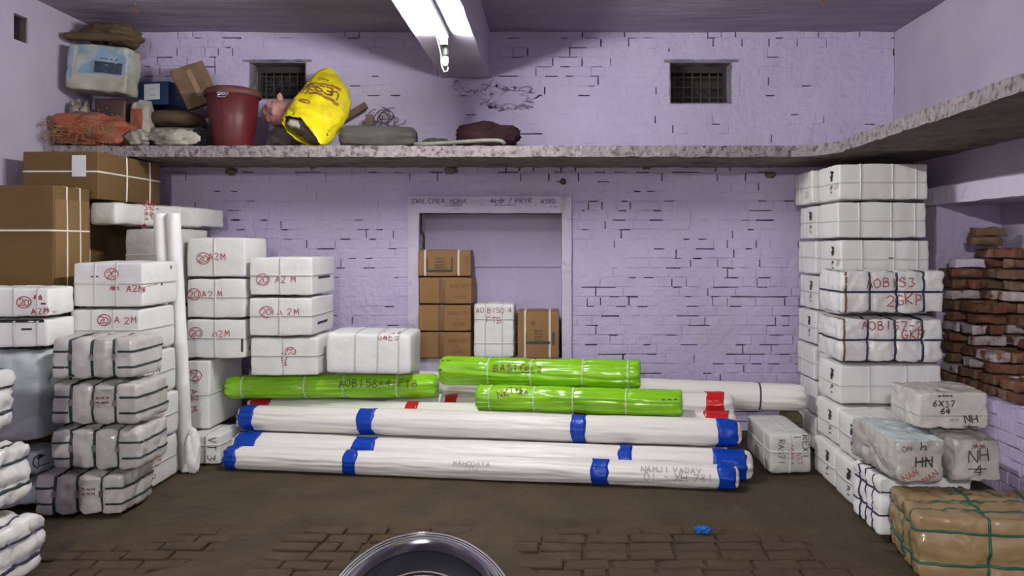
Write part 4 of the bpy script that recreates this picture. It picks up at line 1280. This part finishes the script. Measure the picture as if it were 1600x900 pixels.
for k in range(2):
    z = HB * 3 + .316 * k
    o = package('strapped_bundle', ['white bundle with navy straps in the right stack, lower of the two', 'white bundle with navy straps in the right stack, upper of the two'][k], 'bundle', (1.86 + .012 * k, 2.575 + .012 * k), (5.03, 5.48), (z, z + .314), 'bale_white', 'white bundles with navy straps', r=.024, bulge=.010, wr=.019,
                f=6, step=.018, straps=(('x', -.42), ('x', .08), ('x', .58), ('z', .0)), strap_m='strap_navy', sw=.014, pinch=.012)
    if k == 1: mark(o, 'AOBIS3', 'front', -.05, .38, .06, w=.007); mark(o, '2', 'front', -.05, -.35, .07, w=.007); mark(o, 'GKP', 'front', .30, -.30, .07, w=.008)
    else: mark(o, 'AOBIS7-2', 'front', .02, .62, .055, w=.007); mark(o, 'GKP', 'front', .40, .25, .06, w=.008)
    strap(o, 'x', -.86, .016, 'tape_brown', .002, 'brown_edge_tape')
for k in range(2):
    o = wc(['white carton on the floor next to the black strapped one', 'white carton resting on the floor carton next to the black strapped one'][k], (1.825 + .02 * k, 2.45 + .02 * k), (4.63, 5.02), (HB * k, HB * k + HB - .002), group=GR, straps=(('z', .0), ('x', .0)), wr=.010, r=.02)
    rlabel(o)
o = package('strapped_bundle', 'white package with thin black straps on the floor under the polythene bags', 'bundle', (1.765, 2.31), (4.19, 4.60), (0, .35), 'white_bright', r=.022, bulge=.006, wr=.018, f=6, step=.02,
            straps=(('y', -.45), ('y', .05), ('y', .45), ('z', .42), ('z', -.30)), strap_m='strap_navy', sw=.009, pinch=.010)
GP = 'cloudy polythene bags at the right'
o = package('polythene_bag', 'polythene bag marked HN on the left of the two lower bags', 'bag', (1.75, 2.045), (3.965, 4.56), (.352, .615), 'poly', GP, r=.026, bulge=.012, wr=.021, f=7, step=.016, pinch=.01, yaw=2)
mark(o, 'h', 'front', .1, .62, .045, 'ink_black', .006); mark(o, '_', 'front', .1, .58, .11, 'ink_black', .006); mark(o, 'HN', 'front', .1, .0, .055, 'ink_black', .007)
mark(o, 'NAN', 'front', -.40, -.55, .032, 'ink_red', .005, rot=30); mark(o, 'NAN', 'front', .30, -.60, .032, 'ink_red', .005, rot=35); mark(o, 'OM', 'front', -.5, .5, .03, 'ink_brown', .004)
o.data.materials.append(M['poly_blue'])
for pl in o.data.polygons:
    if pl.normal.z > .72: pl.material_index = 1  # upward faces coloured pale blue to imitate the sheen on top
o = package('polythene_bag', 'polythene bag marked NH 4 beside the brick wall', 'bag', (2.062, 2.355), (3.97, 4.45), (.352, .615), 'poly', GP, r=.026, bulge=.012, wr=.019, f=7, step=.016)
mark(o, 'NH', 'front', -.05, .25, .065, 'ink_black', .006); mark(o, '_', 'front', -.05, .22, .12, 'ink_black', .005); mark(o, '4', 'front', -.02, -.35, .06, 'ink_black', .006); mark(o, '~~', 'front', .0, .6, .04, 'ink_brown', .004)
o = package('polythene_bag', 'polythene bag printed 6X37 64 on top of the two other bags', 'bag', (1.925, 2.325), (4.06, 4.44), (.617, .838), 'poly_light', GP, r=.020, bulge=.008, wr=.015, f=7, step=.016)
mark(o, '6X37', 'front', -.30, .36, .032, 'ink_black', .006); mark(o, '64', 'front', -.26, .0, .030, 'ink_black', .007); mark(o, '~~~~', 'front', -.25, .74, .022, 'ink_black', .004)
mark(o, 'NH', 'front', .42, -.38, .042, 'ink_black', .006, rot=8); mark(o, '_', 'front', .42, -.30, .09, 'ink_black', .005); mark(o, '4', 'front', .38, -.76, .022, 'ink_black', .005)
mark(o, '~~', 'front', .0, -.4, .03, 'ink_grey', .004); mark(o, 'h', 'left', .1, .3, .04, 'ink_grey', .004); mark(o, '_', 'left', .1, .15, .09, 'ink_grey', .004); strap(o, 'z', -.25, .008, 'poly', .002, 'seam')
o = package('strapped_carton', 'brown paper wrapped carton with green straps in the near right corner', 'carton', (1.735, 2.53), (3.55, 4.08), (0, .350), 'brown_wrap', r=.028, bulge=.010, wr=.022, f=6, step=.018,
            straps=(('x', -.15), ('x', .6), ('y', -.5), ('y', .05), ('z', .45), ('z', -.42)), strap_m='strap_green', sw=.013, pinch=.010, yaw=-9)
for q in ((-.2, .3, '~~~', 15), (.15, .55, 'NH', 20), (.3, .3, '~~', 10), (-.35, .6, '/', 0)): mark(o, q[2], 'top', q[0], q[1], .05, 'strap_green', .006, rot=q[3])

o = wc('white package lettered REXI on the floor between the rolls and the right stack', (1.50, 1.815), (5.36, 6.02), (0, .296), 'white_grey', straps=(('x', -.02), ('y', -.55), ('z', .1)), wr=.009, r=.03)
mark(o, 'REXI', 'front', .66, .35, .045, 'ink_black', .006, rot=-90); mark(o, 'RAS71', 'front', -.42, .1, .042, 'ink_black', .005, rot=-90, gap=1.0); mark(o, 'AO884', 'front', .02, .0, .036, 'ink_red', .005, rot=-90, gap=1.0)
mark(o, 'AS7', 'front', .38, -.2, .036, 'ink_red', .005, rot=-90, gap=1.0); mark(o, '-', 'front', .3, .82, .10, 'ink_black', .005)
o = heap('sacking_bundle', 'olive sacking bundle tied with cord behind the REXI package', 'bundle', (1.91, 6.19, 0), (.075, .12, .145), 'net_bag', amp=.15, e1=.6, e2=.6)
g = Geo()
for zz in (.09, .16, .22): g.tube([(.078 * math.cos(t * .4488), .125 * math.sin(t * .4488), zz + .02 * math.sin(t)) for t in range(15)], .006, 5)
g.build('cord', 'strap_dark', o)

# ------------------------------------------------------------------ loose bricks in the alcove
BRK = {}


def loose_mesh(v, m):
    if (v, m) in BRK: return BRK[(v, m)]
    rg = random.Random(v * 13 + 5)
    xs, ys, zs = axis_coords(.114, .012, .075), axis_coords(.0545, .012, .06), axis_coords(.037, .010, .05)
    order, faces = lattice(len(xs) - 1, len(ys) - 1, len(zs) - 1)
    V = []
    for i, j, k in order:
        p = Vector((xs[i], ys[j], zs[k])); hd = (.114, .0545, .037); r = .010
        q = Vector([max(-(hd[t] - r), min(hd[t] - r, p[t])) for t in range(3)])
        n = (p - q).normalized()
        p = q + n * r + n * (-.003 + .006 * nzv(p, 22, v * 3.3)) + n * min(0, .02 * nzv(p, 9, v * 1.7) - .004)
        V.append((p.x, p.y, p.z + .037))
    me = bpy.data.meshes.new('loose_brick'); me.from_pydata(V, [], faces); me.materials.append(M[m])
    me.polygons.foreach_set('use_smooth', [True] * len(me.polygons)); me.update()
    BRK[(v, m)] = me
    return me


COURSE = .0765
ST = [  # x0, y front, top height, base height
    (2.90, 5.58, 1.47, .60), (3.16, 5.58, 1.62, .60), (2.90, 5.32, 1.26, .60), (3.16, 5.32, 1.62, .60), (2.90, 5.06, .96, .60), (3.16, 5.06, 1.26, .60),
    (2.90, 4.80, .76, .60), (3.16, 4.80, 1.02, .60), (3.16, 4.54, .82, .60)]
BC = {'brick_r': 'red brown loose brick in the heap filling the right alcove', 'brick_b': 'dusty brown loose brick in the heap filling the right alcove',
      'brick_w': 'loose brick with flaking whitewash in the heap filling the right alcove'}
g = Geo(); g.box(XR - .02, XR + .48, 4.2, 5.94, ALC[2], .598); g.build('alcove_sill', 'paint', wall_right)
bcount = 0
rb = random.Random(11)


def put_brick(x, y, z, rz, m, label, tilt=(0, 0)):
    o = bpy.data.objects.new('loose_brick', loose_mesh(rb.randrange(6), m)); COL.objects.link(o)
    o.location = (x, y, z); o.rotation_euler = (tilt[0], tilt[1], rz)
    setp(o, label, 'brick', 'loose bricks heaped in the right alcove')
    return o


ORD = ['lowest', 'second', 'third', 'fourth', 'fifth', 'sixth', 'seventh', 'eighth', 'ninth', 'tenth', 'eleventh', 'twelfth', 'thirteenth', 'fourteenth']
ROWN = {5.58: 'farthest', 5.32: 'second farthest', 5.06: 'middle', 4.80: 'second nearest', 4.54: 'nearest'}
BN = {'brick_r': 'red brown', 'brick_b': 'dusty brown', 'brick_w': 'whitewashed'}
for si, (bx0, by, zt, zb) in enumerate(ST):
    n = int((zt - zb) / COURSE)
    sd = 'room side' if bx0 < 3 else 'wall side'
    for c in range(n):
        z = zb + c * COURSE
        pal = ['brick_r', 'brick_b', 'brick_b', 'brick_r', 'brick_w'] if z > .95 else ['brick_r', 'brick_w', 'brick_w', 'brick_r', 'brick_b']
        if (c + si) % 2 == 0:
            jx = rb.uniform(-.02, .02)
            for q, yy2 in enumerate((.056, .172) if c == n - 1 or c == 0 else (.056,)):
                m = rb.choice(pal)
                put_brick(bx0 + .116 + jx, by + yy2, z, rb.uniform(-.16, .16), m, '%s brick laid lengthwise%s, %s of %s row, %s course' % (BN[m], ' behind' if q else '', sd, ROWN[by], ORD[c]))
        else:
            for q, xx2 in enumerate((.058, .174)):
                m = rb.choice(pal)
                put_brick(bx0 + xx2, by + .116 + rb.uniform(-.05, .012), z, math.pi / 2 + rb.uniform(-.13, .13), m, '%s brick end on, %s one, %s of %s row, %s course' % (BN[m], 'right' if q else 'left', sd, ROWN[by], ORD[c]))
zt = .60 + COURSE * int((1.62 - .60) / COURSE)
m3 = zt
put_brick(3.17, 5.65, m3, .05, 'brick_b', 'second highest brown brick of the heap in the right alcove')
put_brick(3.19, 5.64, m3 + COURSE, -.03, 'brick_b', 'highest brown brick of the heap in the right alcove')
zt = .60 + COURSE * int((1.47 - .60) / COURSE)
put_brick(3.03, 5.63, zt, .06, 'brick_white', 'clean white painted brick lying on the far part of the alcove heap')

# ------------------------------------------------------------------ things on the ledge
LT = LZ1 + .006


def at(u, v, D): return ((u - 865) / F * D, D, H + (385 - v) / F * D)


# orange sack of straw
o = heap('straw_sack', 'torn orange woven sack with straw sticking out, at the left end of the ledge', 'sack', (-3.575, 5.99, LT), (.27, .115, .125), 'orange', amp=.34, f=1.9, e1=.6, e2=.55, nu=80, nv=40, tilt=(0, 5), detail=.6)
g = Geo()
for k in range(150):
    a = (rnd.uniform(-.31, .2), -.14 - rnd.random() * .05, rnd.uniform(.0, .18))
    if k < 60: a = (-.29 + rnd.uniform(-.02, .06), rnd.uniform(-.17, .1), rnd.uniform(.0, .2))
    d = (rnd.uniform(-.07, .05), rnd.uniform(-.05, .0), rnd.uniform(-.09, .03))
    g.tube([a, (a[0] + d[0] * .6, a[1] + d[1], a[2] + d[2] * .4), (a[0] + d[0], a[1] + d[1], max(.0, a[2] + d[2]))], .0022, 3, False)
setp(g.build('straw', 'straw', o), kind='stuff')
heap('crumpled_paper', 'crumpled white plastic behind the orange sack', 'plastic', (-3.80, 6.18, LT), (.07, .09, .185), 'pale_sheet', amp=.5, f=2.6, e1=.8, nu=40, nv=24)
heap('folded_sack', 'pale dirty sack end spilling to the right of the orange sack', 'sack', (-3.205, 5.935, LT), (.075, .05, .06), 'pale_sheet', amp=.5, f=2.0, nu=44, nv=24)
o = package('carton', 'dark brown plastic wrapped carton under the blue and white box', 'carton', (-3.70, -3.42), (6.14, 6.52), (LT, 2.795), 'dkbrown', r=.02, bulge=.008, wr=.012, f=5, step=.04)
for k in range(9): mark(o, '-', 'front', rnd.uniform(-.8, .8), rnd.uniform(-.2, .8), .02, 'white', .004, rot=rnd.uniform(60, 120))
o = package('printed_box', 'dirty white box with faded blue print high on the ledge', 'box', (-3.86, -3.36), (5.99, 6.28), (2.80, 3.205), 'dirty_white', r=.03, bulge=.010, wr=.022, f=4, step=.03, tilt=(0, 4.5), yaw=6)
quad_on(o, 'front', .10, .28, .34, .22, 'print_blue', 'print', .003, 10); quad_on(o, 'front', -.78, .1, .03, .26, 'print_blue', 'print', .003, 8); quad_on(o, 'front', .82, .35, .05, .20, 'print_blue', 'print', .003, 8)
quad_on(o, 'front', .36, .02, .20, .09, 'print_navy', 'print', .005, 8); mark(o, '----', 'front', .36, .36, .05, 'print_navy', .008, gap=.2)
heap('canvas_bundle', 'khaki canvas bundle squeezed between the printed box and the ceiling', 'bundle', (-3.60, 6.27, 3.225), (.21, .17, .09), 'khaki', amp=.35, f=1.7, nu=54, nv=26, tilt=(0, 3))
roll('canvas_roll', 'rolled khaki canvas lying on the front edge of the printed box', 'roll', (-3.86, 6.05, 3.262), (-3.33, 6.00, 3.228), .034, 'khaki', taper=.08, tip=.3, amp=.12, na=16, flat=2)
o = heap('striped_sack', 'upright orange and white striped sack beside the dark carton', 'sack', (-3.315, 6.19, LT + .02), (.082, .07, .185), 'pale_sheet', amp=.22, f=1.6, e1=.6, e2=.7, nu=36, nv=26)
quad_on(o, 'front', -.1, .1, .09, .20, 'orange', 'orange_panel', .004, 8)
o = package('printed_carton', 'blue printed carton with a white label on the ledge', 'carton', (-3.42, -3.14), (6.34, 6.58), (2.765, 2.965), 'box_blue', r=.008, bulge=.003, wr=.002, step=.05, yaw=-12)
quad_on(o, 'front', -.08, .12, .15, .13, 'paper', 'paper_label', .005); mark(o, '~~~', 'front', -.08, .35, .02, 'ink_grey', .003); mark(o, '~~', 'front', .0, -.15, .03, 'ink_grey', .004)
mark(o, 'V', 'right', .1, .0, .08, 'carton_mid', .010, rot=90)
o = package('carton', 'dented low box with a dusty grey lid under the blue carton', 'box', (-3.25, -2.86), (6.14, 6.58), (LT, 2.56), 'grey_sack', r=.02, bulge=.004, wr=.006, step=.04)
quad_on(o, 'front', .35, .2, .16, .07, 'orange_box', 'orange_panel', .004, 4)
heap('dusty_cover', 'dusty brown rounded cover lying on the low box', 'cover', (-3.10, 6.36, 2.565), (.20, .20, .075), 'khaki', amp=.10, f=1.2, e1=.75, e2=.7)
heap('plastic_sheet', 'dirty pale plastic sheet folded at the front edge of the ledge', 'sheet', (-2.96, 5.98, LT), (.17, .075, .065), 'pale_sheet', amp=.5, f=1.6, nu=50, nv=26)
heap('dark_bag', 'small dark plastic bag between the pale sheet and the maroon bin', 'bag', (-2.775, 6.02, LT), (.03, .06, .08), 'black_gloss', amp=.4, f=2.0, nu=30, nv=20)
o = package('carton', 'open brown carton tipped on one corner behind the maroon bin', 'carton', (-3.03, -2.76), (6.22, 6.52), (2.765, 3.10), 'carton_dull', r=.006, bulge=.004, wr=.003, step=.05, tilt=(6, -24), yaw=22)
quad_on(o, 'front', .0, .1, .04, .22, 'tape_brown', 'packing_tape', .003, 6); strap(o, 'y', .1, .03, 'tape_brown', .002, 'packing_tape')

# maroon bin with lid
drum = empty('plastic_bin', (-2.555, 6.12, LT)); setp(drum, 'maroon ribbed plastic bin with a lid and steel handle', 'bin')
g = Geo()
n = 72
prof = [(.001, 0), (.150, 0), (.154, .01), (.178, .22), (.196, .415), (.200, .42)]
for r_, z_ in prof:
    for k in range(n):
        t = 2 * math.pi * k / n
        rr = r_ * (1 + (.012 if (k % 9) == 0 else 0) * (1 if .01 < z_ < .43 else 0))
        g.v.append((rr * math.cos(t), rr * math.sin(t), z_))
for i in range(len(prof) - 1):
    for k in range(n):
        k2 = (k + 1) % n
        g.f.append((i * n + k, i * n + k2, (i + 1) * n + k2, (i + 1) * n + k))
g.build('body', 'maroon', drum, smooth=True)
g = Geo(); g.lathe([(.200, .408), (.212, .408), (.214, .44), (.200, .462), (.17, .475), (.10, .487), (.001, .49)], 60); lid = g.build('lid', 'maroon_lid', drum, smooth=True)
g = Geo(); g.tube([(-.030 + .01, -.203, .405), (-.035 + .01, -.225, .385), (-.03 + .01, -.232, .372), (.03 + .01, -.232, .372), (.035 + .01, -.225, .385), (.03 + .01, -.203, .405)], .0065, 8); g.box(-.034, .054, -.214, -.200, .388, .412)
g.build('handle', 'chrome', lid)

# pink cloth on a grey sack
o = heap('grey_sack', 'dusty grey sack behind the mouth of the yellow sack', 'sack', (-2.20, 6.30, LT), (.12, .15, .10), 'grey_sack', amp=.3, f=1.5, nu=44, nv=24)
o = heap('cloth_bundle', 'knotted pink cloth bundle beside the maroon bin', 'cloth', (-2.205, 6.24, 2.575), (.125, .11, .10), 'pink', amp=.32, f=1.6, nu=54, nv=30)
heap('knot', None, None, (-.02, 0, .19), (.022, .02, .04), 'pink', parent=o, amp=.3, nu=18, nv=12)

# yellow sack leaning, open mouth hanging over the ledge edge
cs = [(516, 112, 6.42, .035, .03), (512, 122, 6.40, .10, .05), (513, 138, 6.34, .165, .09), (511, 155, 6.28, .20, .12), (503, 172, 6.20, .215, .135), (492, 188, 6.11, .21, .135), (482, 201, 6.03, .20, .125), (473, 212, 5.94, .185, .11)]
pts = [Vector(at(u, v, D)) for u, v, D, a, b in cs]
pts = [p + Vector((0, 0, .015)) for p in pts]
N = 48
V, Fc = [], []
fr = []
for i, p in enumerate(pts):
    d = (pts[min(i + 1, len(pts) - 1)] - pts[max(i - 1, 0)]).normalized()
    side = Vector((0.82, .15, -.52)); side = (side - d * side.dot(d)).normalized()
    nr = d.cross(side).normalized()
    fr.append((p, side, nr, cs[i][3], cs[i][4]))
SUB = 5
rows = []
for i in range(len(fr) - 1):
    for s_ in range(SUB):
        t = s_ / SUB
        rows.append(tuple(fr[i][q].lerp(fr[i + 1][q], t) if q < 3 else fr[i][q] * (1 - t) + fr[i + 1][q] * t for q in range(5)))
rows.append(fr[-1])


def sack_pt(ri, th, off=0.0):
    p, s, nr, a, b = rows[ri]
    k = 1 + .05 * nzv((ri * .22, math.cos(th) * 1.6, math.sin(th) * 1.6), 1, 4) + .06 * (.35 - abs(nzv((ri * .30, math.cos(th) * 2.2, math.sin(th) * 2.2), 1, 9)) * 1.5)
    for fa, wt in ((1.7, .10), (3.0, .07), (5.0, .045)):
        k -= wt * max(0, 1 - 6 * abs(nzv((ri * .05 * fa, math.cos(th) * fa, math.sin(th) * fa), 1, fa * 5))) ** 1.4
    q = p + s * (math.cos(th) * (a * k + off)) + nr * (math.sin(th) * (b * k + off))
    if ri > len(rows) - 8:
        lip = (ri - (len(rows) - 8)) / 8
        q += (rows[-1][0] - rows[-4][0]).normalized() * lip * (.13 * max(0, math.cos(th - .4)) - .04)
    if q.y > LEDGE_Y - .01 and q.z < LT + .008: q.z = LT + .008
    return q


for ri in range(len(rows)):
    for k in range(N): V.append(sack_pt(ri, 2 * math.pi * k / N))
for ri in range(len(rows) - 1):
    for k in range(N):
        k2 = (k + 1) % N
        Fc.append((ri * N + k, ri * N + k2, (ri + 1) * N + k2, (ri + 1) * N + k))
Fc.append(tuple(range(N)))
base = sum(V, Vector()) / len(V); base.z = LT
ysk = mobj('yellow_sack', [v - base for v in V], Fc, 'yellow', loc=base, smooth=True)
setp(ysk, 'yellow printed woven sack leaning with its open mouth over the ledge edge', 'sack')
sol = ysk.modifiers.new('thickness', 'SOLIDIFY'); sol.thickness = .004; sol.offset = 0


def sack_proj(ru, tu):
    def pr(a, b):
        ri = ru + b / .022
        i0 = max(0, min(len(rows) - 2, int(ri))); t = ri - i0
        th = tu + a / .19
        return sack_pt(i0, th, .008).lerp(sack_pt(i0 + 1, th, .008), t) - base
    return pr


FRONT = None
best = None
for k in range(72):      # the side of the sack that faces the room
    th = 2 * math.pi * k / 72
    q = sack_pt(17, th)
    sc_ = q.y - .35 * q.z - .1 * q.x
    if best is None or sc_ < best: best, FRONT = sc_, th
flip = 1 if sack_pt(17, FRONT + .2).x > sack_pt(17, FRONT - .2).x else -1
for w_, m_, (r0, r1) in ((.30, 'yellow_print', (13.4, 14.5)), (.34, 'yellow_print', (19.4, 20.5))):
    pr = sack_proj(0, FRONT)
    VV, FF = [], []
    for i in range(13):
        a = -w_ / 2 + w_ * i / 12
        VV += [pr(a, r0 * .022), pr(a, r1 * .022)]
    for i in range(12): FF.append((2 * i, 2 * i + 2, 2 * i + 3, 2 * i + 1))
    mobj('print_band', VV, FF, m_, ysk)
ribbons([[(flip * x, -y) for x, y in pl] for pl in text_lines('UESRM', .07, 180, 5, gap=1.2)], .013, sack_proj(17, FRONT), 'print_word', 'ink_brown', ysk)
ribbons([[(flip * x, -y) for x, y in pl] for pl in text_lines('~~O', .035, 180, 8)], .005, sack_proj(10.8, FRONT), 'print_word', 'ink_dgreen', ysk)
ribbons(circle(0, 0, .04, .025) + circle(0, 0, .03, .018) + circle(0, 0, .012, .012), .007, sack_proj(24.5, FRONT - flip * .3), 'print_emblem', 'yellow_print', ysk)
o = heap('sack_filling', None, None, tuple(rows[-3][0] - base + Vector((.01, .05, -.06))), (.13, .10, .075), 'grey_sack', parent=ysk, amp=.4, f=1.8, nu=36, nv=20, tilt=(0, 25), flatb=False)
o = heap('sack_filling', None, None, tuple(rows[-5][0] - base + Vector((-.09, -.04, -.01))), (.06, .05, .035), 'dirty_white', parent=ysk, amp=.4, f=1.8, nu=26, nv=14, tilt=(0, 25), flatb=False)

# planks behind the sack
g = Geo(); g.box(-.03, .03, -.025, .025, 0, .34)
o = g.build('plank', 'wood', loc=(-1.57, 6.50, LT), rot=(-.05, .03, .1)); setp(o, 'short old timber post standing behind the yellow sack', 'timber')
g = Geo(); g.box(-.13, .13, -.02, .02, -.028, .028)
o = g.build('plank', 'wood', loc=(-1.71, 6.56, 2.74), rot=(.0, -.55, 0)); setp(o, 'short timber offcut leaning on the post behind the yellow sack', 'timber')
# tangle of wire
g = Geo()
for k in range(7):
    cx, cz = -1.42 + rnd.uniform(-.10, .12), rnd.uniform(.30, .36)
    rx, rz_ = rnd.uniform(.05, .12), rnd.uniform(.05, .10)
    ph = rnd.random() * 6
    g.tube([(cx + rx * math.cos(t * .45 + ph) + .42 + 1.0, .02 * math.sin(t * .6 + k), max(.006, cz + rz_ * math.sin(t * .45 + ph) * (1 if k % 2 else .7))) for t in range(11)], .0035, 5)
g.tube([(-.05, .0, .34), (-.08, .0, .2), (-.06, -.01, .004)], .0035, 5)
o = g.build('wire_tangle', 'wire', loc=(-1.42, 6.60, LT))
setp(o, 'tangle of thin dark wire against the wall behind the tarpaulin', 'wire')
# rolled tarpaulin, second tarp, bent pipe, maroon blanket
o = roll('tarpaulin', 'rolled grey green tarpaulin lying on the ledge beside the yellow sack', 'tarpaulin', (-1.70, 6.12, LT + .092), (-1.09, 6.12, LT + .088), .098, 'grey_cloth', taper=(.10, .16), tip=.5, amp=.14, na=30)
heap('tarpaulin_fold', 'flat folded grey tarpaulin next to the rolled one', 'tarpaulin', (-.965, 6.33, LT), (.12, .14, .055), 'grey_cloth', amp=.3, f=1.3, nu=44, nv=20)
g = Geo(); g.tube([(-.42, 0, .016), (-.30, 0, .018), (.12, 0, .045), (.22, -.005, .045), (.26, -.01, .038), (.285, -.015, .016)], .016, 10)
o = g.build('bent_pipe', 'pipe', loc=(-.66, 5.95, LT), smooth=True); setp(o, 'bent grey metal pipe along the ledge edge below the maroon blanket', 'pipe')
o = heap('blanket_heap', 'dark maroon blanket heaped on the ledge right of the tarpaulin', 'blanket', (-.555, 6.28, LT), (.245, .17, .115), 'maroon_cloth', amp=.30, f=1.5, nu=60, nv=30)

# ------------------------------------------------------------------ small things
g = Geo(); g.tube([(0, .0, 0), (-.004, -.05, .004), (-.008, -.09, -.004)], [.028, .024, .018], 8)
o = g.build('wall_peg', 'khaki', loc=(bx(880), YB + .0, bz(284))); setp(o, 'short wooden peg sticking out of the wall above the niche', 'peg')
o = heap('plastic_scrap', 'crumpled bright blue plastic scrap lying on the floor', 'scrap', (.835, 4.30, -.004), (.040, .028, .016), 'scrap', amp=.9, f=2.4, nu=26, nv=14)

# round polished lamp housing close to the camera
DD = .78
c = Vector(((655 - 865) / F * DD, DD, H - (1008 - 385) / F * DD))
hl = empty('headlamp', (c.x, c.y, 0)); setp(hl, 'round glossy black housing with chrome rim and rings at the bottom centre', 'lamp')
aim = (cam.location - c).normalized()
aim = (aim + Vector((0, 0, -.03))).normalized()
qq = aim.to_track_quat('Z', 'Y')


def lathe_part(nm, prof, m, n=96):
    g = Geo(); g.lathe(prof, n)
    return mobj(nm, g.v, g.f, m, hl, loc=(0, 0, c.z), quat=qq, smooth=True)


S = DD / F
R0 = 168 * S
lathe_part('chrome_rim', [(R0 * .978, -.006), (R0 * .988, -.004), (R0 * .998, -.006), (R0, -.012), (R0 * .98, -.016)], 'chrome')
lathe_part('inner_lip', [(R0 * .952, -.003), (R0 * .960, -.001), (R0 * .970, -.003), (R0 * .972, -.01)], 'chrome')
lathe_part('reflector_band', [(R0 * .80, .032), (R0 * .84, .0285), (R0 * .88, .022), (R0 * .92, .012), (R0 * .945, .002), (R0 * .952, -.006)], 'dark_chrome')  # polished ring added to strengthen the bright reflection on the housing
lathe_part('housing', [(R0 * .62, .040), (R0 * .68, .039), (R0 * .75, .035), (R0 * .80, .031), (R0 * .88, .016), (R0 * .92, .004), (R0 * .94, -.006), (R0 * .94, -.03), (R0 * .7, -.09), (.001, -.12)], 'black_gloss')
lathe_part('chrome_ring', [(R0 * .600, .044), (R0 * .606, .048), (R0 * .616, .048), (R0 * .624, .043)], 'chrome')
lathe_part('chrome_ring', [(R0 * .560, .042), (R0 * .566, .046), (R0 * .580, .046), (R0 * .586, .041)], 'chrome')
lathe_part('lens', [(.001, .046), (R0 * .3, .045), (R0 * .5, .042), (R0 * .61, .038)], 'black_gloss')
g = Geo(); g.tube([(0, .02, 0), (0, .02, c.z - .05), (0, .01, c.z)], .022, 14); g.build('stem', 'steel', hl)
g = Geo(); g.lathe([(.001, .03), (.10, .028), (.15, .012), (.155, 0), (.001, 0)], 32); g.build('foot', 'black_gloss', hl)
